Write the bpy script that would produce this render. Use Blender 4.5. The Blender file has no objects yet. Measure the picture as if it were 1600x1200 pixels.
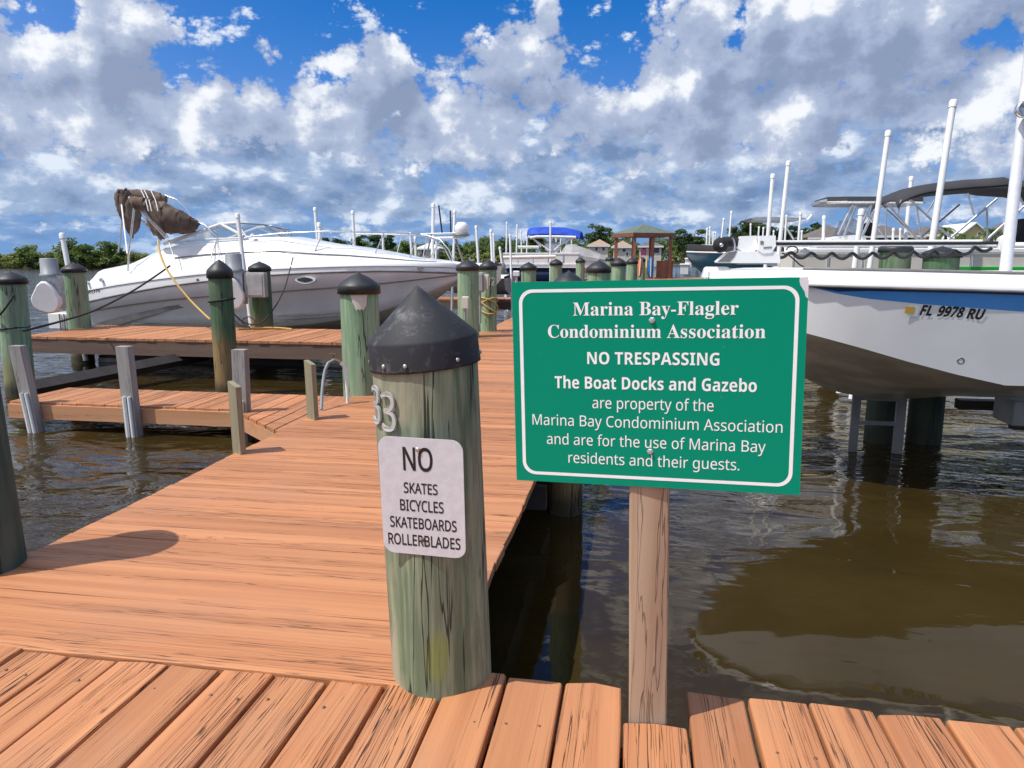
import bpy, math, random
from math import radians as R, sin, cos, pi
from mathutils import Vector, Matrix, noise as mnoise
S = bpy.context.scene
COL = S.collection
rng = random.Random(7)

# ------------------------------------------------------------------ camera, sky, sun, exposure
CAM_H = 1.22; PITCH = 0.17282; YAW = 0.16526; FPX = 1140.0
cam = bpy.data.cameras.new('camera'); cam.sensor_width = 36; cam.lens = 36*FPX/1600
cam.clip_start = .05; cam.clip_end = 6000
camo = bpy.data.objects.new('camera', cam); COL.objects.link(camo)
camo.location = (0, 0, CAM_H); camo.rotation_euler = (pi/2-PITCH, 0, YAW)
S.camera = camo
SUN_EL = R(60); SUN_DIR = Vector((-.85*cos(SUN_EL), -.52*cos(SUN_EL), sin(SUN_EL))).normalized()
sl = bpy.data.lights.new('sun', 'SUN'); sl.energy = 4.1; sl.angle = R(.53); sl.color = (1, .965, .915)
so = bpy.data.objects.new('sun', sl); COL.objects.link(so)
so.rotation_euler = (-SUN_DIR).to_track_quat('-Z', 'Y').to_euler()
S.view_settings.view_transform = 'Standard'; S.view_settings.look = 'None'
S.view_settings.exposure = 0.12; S.view_settings.gamma = 1.0

class NT:
    """small helper for writing node trees"""
    def __init__(s, t): s.t = t
    def n(s, typ, **kw):
        x = s.t.nodes.new(typ)
        for k, v in kw.items(): setattr(x, k, v)
        return x
    def put(s, sock, v):
        if v is None: return
        if hasattr(v, 'is_linked') or isinstance(v, bpy.types.NodeSocket): s.t.links.new(v, sock)
        else:
            if hasattr(sock.default_value, '__len__') and not hasattr(v, '__len__'): v = (v,)*len(sock.default_value)
            if hasattr(sock.default_value, '__len__') and len(sock.default_value) == 4 and len(v) == 3: v = (*v, 1)
            sock.default_value = v
    def m(s, op, a, b=None, c=None, clamp=False):
        x = s.n('ShaderNodeMath', operation=op, use_clamp=clamp)
        for i, v in enumerate((a, b, c)): s.put(x.inputs[i], v)
        return x.outputs[0]
    def v(s, op, a, b=None, out=0):
        x = s.n('ShaderNodeVectorMath', operation=op)
        s.put(x.inputs[0], a)
        if b is not None: s.put(x.inputs[1], b)
        return x.outputs['Value'] if op in ('LENGTH', 'DOT_PRODUCT', 'DISTANCE') else x.outputs[0]
    def noise(s, vec, scale=5, detail=4, rough=.5, dist=0, lac=2, dim='3D'):
        x = s.n('ShaderNodeTexNoise', noise_dimensions=dim)
        s.put(x.inputs['Vector'], vec)
        for k, val in (('Scale', scale), ('Detail', detail), ('Roughness', rough), ('Distortion', dist), ('Lacunarity', lac)): s.put(x.inputs[k], val)
        return x.outputs['Fac']
    def ramp(s, f, lo, hi, a=0., b=1.):
        x = s.n('ShaderNodeMapRange', interpolation_type='SMOOTHSTEP'); x.clamp = True
        for i, val in enumerate((f, lo, hi, a, b)): s.put(x.inputs[i], val)
        return x.outputs[0]
    def mix(s, f, a, b, blend='MIX'):
        x = s.n('ShaderNodeMix', data_type='RGBA', blend_type=blend)
        s.put(x.inputs[0], f); s.put(x.inputs[6], a); s.put(x.inputs[7], b)
        return x.outputs[2]
    def comb(s, x, y, z):
        c = s.n('ShaderNodeCombineXYZ')
        for i, val in enumerate((x, y, z)): s.put(c.inputs[i], val)
        return c.outputs[0]
    def sep(s, v):
        c = s.n('ShaderNodeSeparateXYZ'); s.put(c.inputs[0], v); return c.outputs

# ---- world: clear Nishita sky with several decks of cumulus, all a function of direction only
w = bpy.data.worlds.new('World'); S.world = w; w.use_nodes = True
T = NT(w.node_tree); w.node_tree.nodes.clear()
sky = T.n('ShaderNodeTexSky', sky_type='NISHITA'); sky.sun_disc = False
sky.sun_elevation = SUN_EL; sky.sun_rotation = math.atan2(SUN_DIR.x, SUN_DIR.y) % (2*pi)
sky.air_density = 1.0; sky.dust_density = .3; sky.ozone_density = 3.0
dirv = T.n('ShaderNodeTexCoord').outputs['Generated']
dx, dy, dz = T.sep(dirv)
az = T.m('ARCTAN2', dx, dy); el = T.m('ARCSINE', dz)
def img2az(px, py): return math.atan((px-800)/1140)-.1653, math.atan((401-py)/1140)*.98
uv = T.comb(az, el, 0.0)
def deck(S1, off, asp, bias, d=.035, soft=.09, det=6, puff=.42, lift=.55):
    """density and light of one deck of clouds"""
    def co(ou, ov):
        return T.comb(T.m('ADD', T.m('MULTIPLY', az, S1), off[0]+ou*S1), T.m('ADD', T.m('MULTIPLY', el, S1*asp), off[1]+ov*S1*asp), 0.)
    def dens(c, pf):
        a = T.noise(c, 1.0, det, .54, 0, dim='2D')
        vo = T.n('ShaderNodeTexVoronoi', voronoi_dimensions='2D'); T.put(vo.inputs['Vector'], c); T.put(vo.inputs['Scale'], 2.3)
        T.put(vo.inputs['Detail'], 3); T.put(vo.inputs['Roughness'], .6); T.put(vo.inputs['Lacunarity'], 2.3)
        b = T.m('SUBTRACT', .42, vo.outputs['Distance'])
        return a, T.m('ADD', a, T.m('MULTIPLY', b, pf)), T.m('ADD', a, T.m('MULTIPLY', b, pf*.5))
    c0 = co(0, 0); c1 = co(-.5*d, d)
    a0, n0, s0 = dens(c0, puff); a1, n1, s1 = dens(c1, puff)
    big = T.m('SUBTRACT', T.noise(c0, 1.0, 1.5, .5, 0, dim='2D'), T.noise(co(-.3*d*2.2, d*2.2), 1.0, 1.5, .5, 0, dim='2D'))
    dd = T.m('ADD', n0, bias)
    mask = T.ramp(dd, .50, .50+soft)
    thick = T.ramp(dd, .50, 1.0)
    lit = T.m('ADD', T.m('MULTIPLY', T.m('SUBTRACT', s0, s1), 2.1), T.m('ADD', lift, T.m('MULTIPLY', big, .9)))
    lit = T.m('SUBTRACT', lit, T.m('MULTIPLY', thick, .24))
    return mask, lit
def gauss(px, py, sx, sy, amp):
    a, e = img2az(px, py)
    q = T.v('MULTIPLY', T.v('SUBTRACT', uv, (a, e, 0)), (1140/sx, 1140/sy, 0))
    l2 = T.v('DOT_PRODUCT', q, q)
    return T.m('MULTIPLY', T.m('EXPONENT', T.m('MULTIPLY', l2, -1.0)), amp)
def total(lst):
    r = lst[0]
    for q in lst[1:]: r = T.m('ADD', r, q)
    return r
bA = total([gauss(*g) for g in (
    (570, 0, 300, 85, -.40), (360, 70, 65, 80, -.26), (130, 100, 45, 35, -.32), (950, 50, 65, 85, -.38), (690, 60, 55, 60, -.22),
    (1535, 5, 60, 35, -.4), (1130, 75, 20, 45, -.30),
    (270, 140, 110, 110, .16), (60, 150, 130, 170, .18), (620, 140, 110, 90, .14), (800, 110, 75, 80, .20),
    (1060, 130, 110, 130, .20), (1330, 90, 200, 140, .22), (450, 230, 300, 50, .10), (1100, 220, 400, 60, .10))])
bandA = T.ramp(el, .06, .185, -.40, 0.0)
highA = T.ramp(el, .30, .55, 0.0, -.10)
mA, lA = deck(9.5, (31.7, 9.2), 1.2, T.m('ADD', T.m('ADD', bA, T.m('ADD', bandA, highA)), .29), d=.036, soft=.18, puff=.30, lift=.38)
lA = T.m('SUBTRACT', lA, T.ramp(el, .09, .20, .30, .0))
bandB = T.m('ADD', T.ramp(el, .025, .07, -.35, .0), T.ramp(el, .14, .22, .0, -.4))
mB, lB = deck(11, (1.3, 2.2), 1.8, T.m('ADD', bandB, .43), d=.018, soft=.22, det=6, puff=.30, lift=.40)
bandC = T.ramp(el, .075, .12, .0, -.5)
mC, lC = deck(16, (9.3, 5.2), 3.0, T.m('ADD', bandC, .32), d=.012, soft=.30, det=6, puff=.25, lift=.38)
def ccol(l, dark, mid, lite):
    a = T.mix(T.ramp(l, -.30, .40), dark, mid)
    return T.mix(T.ramp(l, .34, .88), a, lite)
cA = ccol(lA, (.245, .31, .465), (.40, .475, .645), (.86, .89, .94))
cB = ccol(lB, (.165, .25, .42), (.32, .425, .62), (.74, .81, .91))
cC = ccol(lC, (.13, .24, .46), (.22, .35, .60), (.50, .62, .82))
lum = T.n('ShaderNodeHueSaturation'); T.put(lum.inputs['Color'], sky.outputs[0]); T.put(lum.inputs['Saturation'], 1.5)
bgS = T.n('ShaderNodeBackground'); T.put(bgS.inputs[0], T.mix(1.0, lum.outputs[0], (1.35, .95, 1.2), 'MULTIPLY')); T.put(bgS.inputs[1], .10)
def over(base, mask, col):
    b = T.n('ShaderNodeBackground'); T.put(b.inputs[0], col); T.put(b.inputs[1], 1.0)
    mx = T.n('ShaderNodeMixShader'); T.put(mx.inputs[0], mask)
    T.t.links.new(base, mx.inputs[1]); T.t.links.new(b.outputs[0], mx.inputs[2]); return mx.outputs[0]
veil = T.m('MULTIPLY', T.ramp(el, .05, .22, 1.0, .0), T.ramp(el, -.05, -.02))
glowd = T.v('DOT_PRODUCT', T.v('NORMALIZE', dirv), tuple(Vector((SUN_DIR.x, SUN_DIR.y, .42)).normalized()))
glow = T.m('MULTIPLY', T.m('MULTIPLY', T.m('POWER', T.m('MAXIMUM', glowd, 0.0), 2.2), .50), T.ramp(el, -.02, .06))   # glow added to the sky behind the camera, brightens faces towards the view
sh = over(bgS.outputs[0], veil, (.165, .325, .62))          # blue distance low over the horizon
sh = over(sh, T.m('MULTIPLY', mC, .80), cC)
sh = over(sh, T.m('MULTIPLY', mB, .92), cB)
sh = over(sh, mA, cA)
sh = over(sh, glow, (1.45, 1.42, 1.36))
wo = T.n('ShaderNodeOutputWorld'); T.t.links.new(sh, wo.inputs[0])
w.cycles.sampling_method = 'MANUAL'; w.cycles.sample_map_resolution = 512

# ------------------------------------------------------------------ picture <-> place
_f = Vector((-sin(YAW)*cos(PITCH), cos(YAW)*cos(PITCH), -sin(PITCH)))
_r = Vector((cos(YAW), sin(YAW), 0)); _u = _r.cross(_f); _c = Vector((0, 0, CAM_H))
def ray(x, y): return _f + _r*((x-800)/FPX) + _u*((600-y)/FPX)
def P(x, y, d): return _c + ray(x, y)*d                      # a point at depth d
def PY(x, y, Y): r = ray(x, y); return _c + r*(Y/r.y)         # a point in the vertical plane y = Y
def G(x, y, z=0.): r = ray(x, y); return _c + r*((z-CAM_H)/r.z)  # a point on the level z

# ------------------------------------------------------------------ mesh helpers
class MB:
    def __init__(s): s.v = []; s.f = []; s.sm = []; s.mi = []; s.rn = []
    def add(s, vs, fs, smooth=False, mi=0, rnd=0.):
        k = len(s.v); s.v += [Vector(q) for q in vs]
        for f in fs: s.f.append([i+k for i in f]); s.sm.append(smooth); s.mi.append(mi); s.rn.append(rnd)
    def box(s, lo, hi, mi=0, M=None, bev=0., rnd=0.):
        x0, y0, z0 = lo; x1, y1, z1 = hi
        if bev:
            b = bev; vs = []; 
            for z, i in ((z0, b), (z0+b, 0), (z1-b, 0), (z1, b)):
                vs += [(x0+i+b*(i == 0)*0, y0+i, z), (x1-i, y0+i, z), (x1-i, y1-i, z), (x0+i, y1-i, z)]
            fs = [(3, 2, 1, 0), (12, 13, 14, 15)]
            for k in range(3):
                for j in range(4): fs.append((k*4+j, k*4+(j+1) % 4, k*4+4+(j+1) % 4, k*4+4+j))
        else:
            vs = [(x0, y0, z0), (x1, y0, z0), (x1, y1, z0), (x0, y1, z0), (x0, y0, z1), (x1, y0, z1), (x1, y1, z1), (x0, y1, z1)]
            fs = [(3, 2, 1, 0), (4, 5, 6, 7), (0, 1, 5, 4), (1, 2, 6, 5), (2, 3, 7, 6), (3, 0, 4, 7)]
        if M: vs = [M @ Vector(q) for q in vs]
        s.add(vs, fs, False, mi, rnd); return s
    def tube(s, pts, r, n=8, cap=True, mi=0, smooth=True):
        pts = [Vector(p) for p in pts]
        rs = r if hasattr(r, '__len__') else [r]*len(pts)
        rings = []; prev = None
        for i, p in enumerate(pts):
            t = (pts[min(i+1, len(pts)-1)]-pts[max(i-1, 0)]).normalized()
            if prev is None: a = Vector((0, 0, 1)) if abs(t.z) < .9 else Vector((0, 1, 0)); n1 = t.cross(a).normalized()
            else: n1 = (prev - t*prev.dot(t)).normalized()
            prev = n1; n2 = t.cross(n1)
            rings.append([p+(n1*cos(2*pi*k/n)+n2*sin(2*pi*k/n))*rs[i] for k in range(n)])
        s.loft(rings, cap, mi, smooth); return s
    def loft(s, rings, cap=True, mi=0, smooth=True, closed=True):
        n = len(rings[0]); vs = [q for rg in rings for q in rg]; fs = []
        for i in range(len(rings)-1):
            for k in range(n if closed else n-1):
                a = i*n+k; b = i*n+(k+1) % n; fs.append((a, b, b+n, a+n))
        s.add(vs, fs, smooth, mi)
        if cap:
            s.add(rings[0], [tuple(range(n))[::-1]], False, mi); s.add(rings[-1], [tuple(range(n))], False, mi)
        return s
    def lathe(s, prof, c=(0, 0, 0), n=24, M=None, mi=0, smooth=True):
        rings = []
        for r, z in prof: rings.append([Vector((r*cos(2*pi*k/n), r*sin(2*pi*k/n), z)) for k in range(n)])
        if M: rings = [[M @ q for q in rg] for rg in rings]
        rings = [[q+Vector(c) for q in rg] for rg in rings]
        return s.loft(rings, True, mi, smooth)
    def prism(s, poly, ext, mi=0, smooth=False):
        """outline poly (3-D points) pushed along ext"""
        a = [Vector(q) for q in poly]; b = [q+Vector(ext) for q in a]; n = len(a)
        s.add(a+b, [tuple(range(n))[::-1], tuple(range(n, 2*n))]+[(i, (i+1) % n, n+(i+1) % n, n+i) for i in range(n)], smooth, mi); return s
    def quad(s, a, b, c, d, mi=0): s.add([a, b, c, d], [(0, 1, 2, 3)], False, mi); return s
    def build(s, name, mat, parent=None, loc=None):
        o = Vector(ORG.get(parent.name, (0, 0, 0))) if parent else Vector(loc or (0, 0, 0))
        me = bpy.data.meshes.new(name); me.from_pydata([q-o for q in s.v], [], s.f)
        for m_ in (mat if isinstance(mat, (list, tuple)) else [mat]): me.materials.append(m_)
        me.polygons.foreach_set('use_smooth', s.sm); me.polygons.foreach_set('material_index', s.mi)
        at = me.attributes.new('rnd', 'FLOAT', 'FACE'); at.data.foreach_set('value', s.rn)
        me.update()
        ob = bpy.data.objects.new(name, me); COL.objects.link(ob)
        if parent: ob.parent = parent; ORG[ob.name] = o
        else: ob.location = o; ORG[ob.name] = o
        if parent and parent.type == 'MESH': pass
        return ob
ORG = {}
def tag(o, label, cat, group=None, kind=None):
    if label: o['label'] = label
    if cat: o['category'] = cat
    if group: o['group'] = group
    if kind: o['kind'] = kind
    return o
def thing(name, label, cat, loc=(0, 0, 0), group=None):
    o = bpy.data.objects.new(name, None); COL.objects.link(o); o.location = loc; o.empty_display_size = .1
    ORG[o.name] = Vector(loc); return tag(o, label, cat, group)

# ------------------------------------------------------------------ materials
def newmat(name):
    m = bpy.data.materials.new(name); m.use_nodes = True; t = NT(m.node_tree)
    b = m.node_tree.nodes['Principled BSDF']; return m, t, b
def bump(t, b, h, strength=.3, dist=.01):
    x = t.n('ShaderNodeBump'); t.put(x.inputs['Height'], h); t.put(x.inputs['Strength'], strength); t.put(x.inputs['Distance'], dist)
    t.t.links.new(x.outputs[0], b.inputs['Normal'])
def objco(t): return t.n('ShaderNodeTexCoord').outputs['Object']
def pm(name, c1, c2=None, scale=6, rough=.5, metal=0, bmp=0, stretch=(1, 1, 1), lo=.35, hi=.65, detail=5, dirt=None, coat=0):
    m, t, b = newmat(name); co = t.v('MULTIPLY', objco(t), stretch)
    n = t.noise(co, scale, detail, .55)
    col = t.mix(t.ramp(n, lo, hi), c1, c2 or tuple(x*.85 for x in c1))
    if dirt:
        d = t.ramp(t.noise(t.v('MULTIPLY', objco(t), (1, 1, .35)), scale*.6, 8, .65), dirt[1], dirt[1]+.22)
        col = t.mix(t.m('MULTIPLY', d, dirt[2] if len(dirt) > 2 else .6), col, dirt[0])
    t.put(b.inputs['Base Color'], col); t.put(b.inputs['Metallic'], metal)
    t.put(b.inputs['Roughness'], t.ramp(n, .3, .7, rough*.88, min(1, rough*1.12)))
    if coat: t.put(b.inputs['Coat Weight'], coat)
    if bmp: bump(t, b, n, bmp, .01)
    return m
def wood(name, c1, c2, dark, axis, wear=None, across=46, along=1.1, crack=.5, bstr=.5, rough=.62, ns=1.0, fine2=.6):
    """boards with long grain; axis = the direction of the grain; every board shifts its own pattern by its attribute"""
    m, t, b = newmat(name); co = objco(t)
    at = t.n('ShaderNodeAttribute'); at.attribute_name = 'rnd'; rnd = at.outputs['Fac']
    s = [across]*3; s['xyz'.index(axis)] = along
    off = t.comb(t.m('MULTIPLY', rnd, 37.1), t.m('MULTIPLY', rnd, 91.7), t.m('MULTIPLY', rnd, 13.3))
    co2 = t.v('ADD', co, off)
    knots = t.n('ShaderNodeTexVoronoi'); ks = [7*ns]*3; ks['xyz'.index(axis)] = 2.4*ns
    t.put(knots.inputs['Vector'], t.v('MULTIPLY', co2, tuple(ks))); t.put(knots.inputs['Scale'], .55); t.put(knots.inputs['Randomness'], 1.)
    kr = t.sep(knots.outputs['Color'])[0]; kd = t.m('ADD', knots.outputs['Distance'], t.ramp(kr, .70, .74, 1., 0.)); kn = t.ramp(kd, .05, .32, 1., 0.)
    wv = t.noise(t.v('MULTIPLY', co2, tuple(q*.12 for q in s)), 1.0, 3, .5)
    bend = t.m('ADD', t.m('MULTIPLY', wv, 2.2), t.m('MULTIPLY', kn, 1.8))
    co3 = t.v('ADD', t.v('MULTIPLY', co2, tuple(s)), t.comb(bend, bend, bend))
    g = t.noise(co3, 1.0, 6, .62)                     # grain
    g2 = t.noise(t.v('MULTIPLY', co3, (.37, .37, .37)), 1.0, 3, .5)
    ck = t.noise(t.v('ADD', t.v('MULTIPLY', co3, (.8, .8, .8)), (5.2, 1.7, 9.1)), 1.0, 4, .5)
    line = t.m('ABSOLUTE', t.m('SUBTRACT', ck, .5))
    gate = t.ramp(t.noise(t.v('MULTIPLY', co2, tuple(q*.10 for q in s)), 1.3, 3, .55), .55, .66)
    crk = t.m('MULTIPLY', t.ramp(line, .003, .013, 1., 0.), gate)
    ck2 = t.noise(t.v('ADD', t.v('MULTIPLY', co3, (2.1, 2.1, 2.1)), (1.2, 7.7, 3.1)), 1.0, 2, .5)
    gate2 = t.ramp(t.noise(t.v('MULTIPLY', co2, tuple(q*.22 for q in s)), 1.1, 3, .55), .44, .58)
    crk2 = t.m('MULTIPLY', t.ramp(t.m('ABSOLUTE', t.m('SUBTRACT', ck2, .5)), .003, .022, 1., 0.), t.m('MULTIPLY', gate2, fine2))
    crk = t.m('MAXIMUM', crk, crk2)
    fine = t.ramp(g, .60, .74)
    col = t.mix(t.ramp(g2, .3, .7), c1, c2)
    col = t.mix(t.m('MULTIPLY', fine, .5), col, dark)
    hs = t.n('ShaderNodeHueSaturation'); t.put(hs.inputs['Value'], t.m('ADD', .84, t.m('MULTIPLY', rnd, .3))); t.put(hs.inputs['Color'], col); col = hs.outputs[0]
    if wear:
        wn = t.ramp(t.noise(co, 1.7, 7, .6), .50, .66); col = t.mix(t.m('MULTIPLY', wn, wear[1]), col, wear[0])
    col = t.mix(t.m('MULTIPLY', t.ramp(kd, .0, .075, 1., 0.), .75), col, dark)
    col = t.mix(t.m('MULTIPLY', crk, crack), col, tuple(q*.12 for q in dark))
    t.put(b.inputs['Base Color'], col); t.put(b.inputs['Roughness'], t.ramp(g, .3, .7, rough-.1, rough+.15))
    h = t.m('SUBTRACT', t.m('ADD', t.m('MULTIPLY', g, .55), t.m('MULTIPLY', g2, .3)), t.m('MULTIPLY', crk, 1.1))
    bump(t, b, h, bstr, .006); return m
ORA = ((.535, .232, .098), (.42, .165, .066), (.19, .066, .026))
M = {}
M['deckY'] = wood('painted_boards_lengthwise', *ORA, axis='y', crack=.95, bstr=.9, fine2=.9, along=.75, wear=((.40, .21, .12), .38))
M['deckX'] = wood('painted_boards_crosswise', *ORA, axis='x', crack=.9, bstr=.6, across=44, along=.8, fine2=.9, wear=((.42, .20, .11), .35))
M['postwood'] = wood('weathered_post', (.58, .44, .31), (.40, .25, .155), (.22, .125, .07), axis='z', across=24, along=1.3, crack=.95, bstr=.7, ns=1.4, wear=((.42, .40, .36), .5))
M['greywood'] = wood('grey_timber', (.44, .40, .37), (.33, .30, .28), (.16, .13, .11), axis='z', across=40, along=2, crack=.8, bstr=.5)
M['beamwood'] = wood('brown_beam', (.22, .135, .095), (.16, .10, .075), (.07, .045, .03), axis='x', across=30, along=1, crack=.6, bstr=.4)
M['beamorange'] = wood('painted_fascia', (.68, .34, .17), (.60, .28, .13), (.32, .13, .05), axis='x', across=26, along=.9, crack=.5, bstr=.3, wear=((.36, .29, .16), .6))
M['darkbeam'] = wood('dark_wet_beam', (.075, .06, .05), (.05, .042, .036), (.02, .016, .014), axis='x', across=20, along=1, crack=.5)
M['stakewood'] = wood('pale_stake', (.36, .30, .19), (.30, .27, .17), (.16, .13, .08), axis='z', across=30, along=1.5, crack=.4, wear=((.20, .27, .16), .5))
def pilemat(name, g1, g2, tan, tanlo, low=None, lowz=0., moss=None):
    m, t, b = newmat(name); co = objco(t)
    inf = t.n('ShaderNodeObjectInfo').outputs['Random']
    co = t.v('ADD', co, t.comb(t.m('MULTIPLY', inf, 11.), t.m('MULTIPLY', inf, 5.), 0))
    st = t.v('MULTIPLY', co, (34, 34, 2.2)); g = t.noise(st, 1., 6, .62, .4)
    blot = t.noise(t.v('MULTIPLY', co, (6, 6, 1.6)), 1., 5, .6)
    big = t.noise(t.v('MULTIPLY', co, (3.2, 3.2, .9)), 1., 3, .5)
    col = t.mix(t.ramp(g, .35, .68), g1, g2)
    col = t.mix(t.m('MULTIPLY', t.ramp(blot, tanlo, tanlo+.16), .85), col, tan)
    gr = t.ramp(big, .5, .68); col = t.mix(t.m('MULTIPLY', gr, .4), col, (.21, .20, .15))
    streak = t.ramp(t.noise(t.v('MULTIPLY', co, (50, 50, 1.2)), 1., 3, .5), .62, .72)
    col = t.mix(t.m('MULTIPLY', streak, .5), col, (.09, .085, .055))
    ck = t.noise(t.v('ADD', t.v('MULTIPLY', co, (13, 13, .55)), (3, 8, 1)), 1., 4, .5)
    gate = t.ramp(t.noise(t.v('MULTIPLY', co, (7, 7, 1.5)), 1., 2, .5), .46, .54)
    crk = t.m('MULTIPLY', t.ramp(t.m('ABSOLUTE', t.m('SUBTRACT', ck, .5)), .003, .011, 1., 0.), gate)
    if low:
        z = t.sep(objco(t))[2]; lz = t.m('ADD', z, t.m('MULTIPLY', t.m('SUBTRACT', blot, .5), .5))
        col = t.mix(t.m('MULTIPLY', t.ramp(lz, lowz-.1, lowz+.25, 1., 0.), .8), col, low)
    if moss:
        q = t.v('MULTIPLY', t.v('SUBTRACT', objco(t), moss), (20, 20, 9)); mg = t.m('EXPONENT', t.m('MULTIPLY', t.v('DOT_PRODUCT', q, q), -1.))
        col = t.mix(t.ramp(t.m('ADD', mg, t.m('MULTIPLY', t.m('SUBTRACT', blot, .5), .9)), .35, .75, 0., .7), col, (.24, .27, .06))
        wv_ = t.ramp(t.noise(t.v('MULTIPLY', co, (9, 9, 4)), 1., 7, .65), .56, .70); col = t.mix(t.m('MULTIPLY', wv_, .45), col, (.13, .12, .095))
    zz = t.sep(objco(t))[2]; wet = t.ramp(t.m('ADD', zz, t.m('MULTIPLY', blot, .2)), -.42, -.25, 1., 0.)
    col = t.mix(t.m('MULTIPLY', wet, .85), col, (.03, .03, .018))
    col = t.mix(t.m('MULTIPLY', crk, .9), col, (.012, .012, .008))
    t.put(b.inputs['Base Color'], col); t.put(b.inputs['Roughness'], .72)
    bump(t, b, t.m('SUBTRACT', t.m('MULTIPLY', g, .8), crk), .7, .009); return m
M['pile_near'] = pilemat('treated_pile_near', (.125, .175, .10), (.32, .36, .235), (.40, .36, .25), .49, moss=(.03, -.145, .12))
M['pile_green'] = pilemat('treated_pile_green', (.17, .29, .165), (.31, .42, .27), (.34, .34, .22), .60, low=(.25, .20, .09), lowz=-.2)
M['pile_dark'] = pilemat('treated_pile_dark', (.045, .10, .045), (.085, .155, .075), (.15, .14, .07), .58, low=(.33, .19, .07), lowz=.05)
M['pile_teal'] = pilemat('treated_pile_teal', (.018, .050, .040), (.035, .080, .062), (.05, .06, .035), .62)  # shade of the camera-facing side put into a darker pile colour
M['pile_wet'] = pilemat('treated_pile_wet', (.06, .125, .06), (.11, .19, .095), (.14, .15, .085), .62, low=(.022, .026, .018), lowz=.35)  # black shade under the skiff hull painted into the lower shaft
M['cap'] = pm('black_plastic_cap', (.016, .017, .019), (.027, .028, .031), 9, .5, 0, .08, dirt=((.12, .12, .115), .60, .5))
m, t, b = newmat('scuffed_black_cap'); co = objco(t)     # the near cap: pale scuffs and scratches on dull black plastic
sc = t.ramp(t.noise(t.v('MULTIPLY', co, (16, 16, 9)), 1., 8, .68), .52, .76)
ln = t.ramp(t.m('ABSOLUTE', t.m('SUBTRACT', t.noise(t.v('MULTIPLY', co, (14, 22, 33)), 1., 3, .5), .5)), .0, .014, 1., 0.)
ln2 = t.ramp(t.m('ABSOLUTE', t.m('SUBTRACT', t.noise(t.v('MULTIPLY', co, (44, 11, 12)), 1., 3, .5), .5)), .0, .010, 1., 0.)
gt = t.ramp(t.noise(co, 17., 3, .5), .52, .66)
zc = t.ramp(t.sep(co)[2], 1.03, 1.12)
f = t.m('ADD', t.m('MULTIPLY', sc, .75), t.m('MULTIPLY', t.m('MAXIMUM', ln, ln2), t.m('MULTIPLY', gt, .30)), clamp=True)
t.put(b.inputs['Base Color'], t.mix(f, (.022, .023, .027), (.20, .20, .20))); t.put(b.inputs['Roughness'], .68); bump(t, b, f, .1, .004)
M['cap_near'] = m
M['screw'] = pm('screw_metal', (.62, .60, .56), (.45, .42, .38), 60, .4, .8)
M['rust'] = pm('rusty_bolt', (.14, .10, .07), (.22, .15, .09), 80, .6, .5)
M['white'] = pm('white_plastic', (.80, .80, .78), (.74, .74, .71), 4, .38, 0, 0, dirt=((.55, .53, .47), .62, .5))
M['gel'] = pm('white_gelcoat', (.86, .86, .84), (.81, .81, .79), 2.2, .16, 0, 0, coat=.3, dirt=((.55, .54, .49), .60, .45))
M['gelgrey'] = pm('greyed_gelcoat', (.76, .735, .715), (.69, .67, .65), 2.2, .2, 0, 0, coat=.3, dirt=((.44, .42, .38), .60, .45))  # white gelcoat, hull-side shade and warm deck reflection mixed into its colour
M['stripegrey'] = pm('grey_trim', (.16, .155, .15), (.22, .21, .20), 5, .4)
M['dimetal'] = pm('brushed_alu', (.62, .63, .64), (.52, .53, .54), 12, .32, .9)
M['galv'] = pm('galvanised_steel', (.52, .54, .56), (.40, .42, .44), 16, .45, .55, .05)
M['galvpole'] = pm('pale_galvanised', (.74, .75, .77), (.64, .65, .68), 9, .5, .15, .05)
M['greyplastic'] = pm('grey_plastic', (.27, .29, .31), (.22, .24, .26), 6, .5)
M['greybox'] = pm('grey_box', (.36, .36, .35), (.30, .30, .29), 8, .5, 0, 0, dirt=((.22, .20, .17), .55, .5))
M['numeral'] = pm('satin_numeral', (.62, .62, .61), (.50, .50, .49), 30, .4, .35)
M['black'] = pm('black_plastic', (.010, .010, .011), (.018, .018, .019), 12, .8)
M['rope_black'] = pm('black_rope', (.02, .02, .021), (.04, .04, .04), 80, .8, 0, .4)
M['rope_yellow'] = pm('yellow_line', (.60, .42, .10), (.50, .34, .09), 60, .7, 0, .3)
M['canvas'] = pm('brown_canvas', (.145, .10, .074), (.098, .068, .05), 5, .9, 0, .35, dirt=((.28, .20, .15), .62, .5))
M['canvas_black'] = pm('dark_canvas', (.030, .031, .034), (.045, .046, .05), 3, .85, 0, .2)
M['canvas_blue'] = pm('blue_canvas', (.008, .07, .50), (.006, .05, .38), 3, .75)
M['canvas_grey'] = pm('grey_boat_cover', (.37, .355, .34), (.29, .28, .27), 2, .85, 0, .3)
M['blue'] = pm('blue_gelcoat', (.08, .30, .68), (.07, .27, .62), 3, .2, coat=.3)
M['blue_dark'] = pm('navy_gelcoat', (.014, .045, .15), (.012, .04, .13), 3, .22, coat=.3)
M['teal'] = pm('teal_gelcoat', (.07, .22, .31), (.055, .18, .26), 3, .25, coat=.3)
M['lime'] = pm('green_stripe', (.02, .36, .04), (.018, .32, .035), 3, .35)
M['hullbrown'] = pm('stained_hull_bottom', (.56, .51, .43), (.38, .34, .27), 3.2, .22, coat=.2, stretch=(.6, 1, 1.5))  # brown of reflected water and shade put into the hull colour
M['ink'] = pm('black_print', (.012, .012, .013), (.018, .018, .018), 30, .5)
M['print_white'] = pm('white_print', (.93, .95, .94), (.89, .91, .90), 30, .5)
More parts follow.
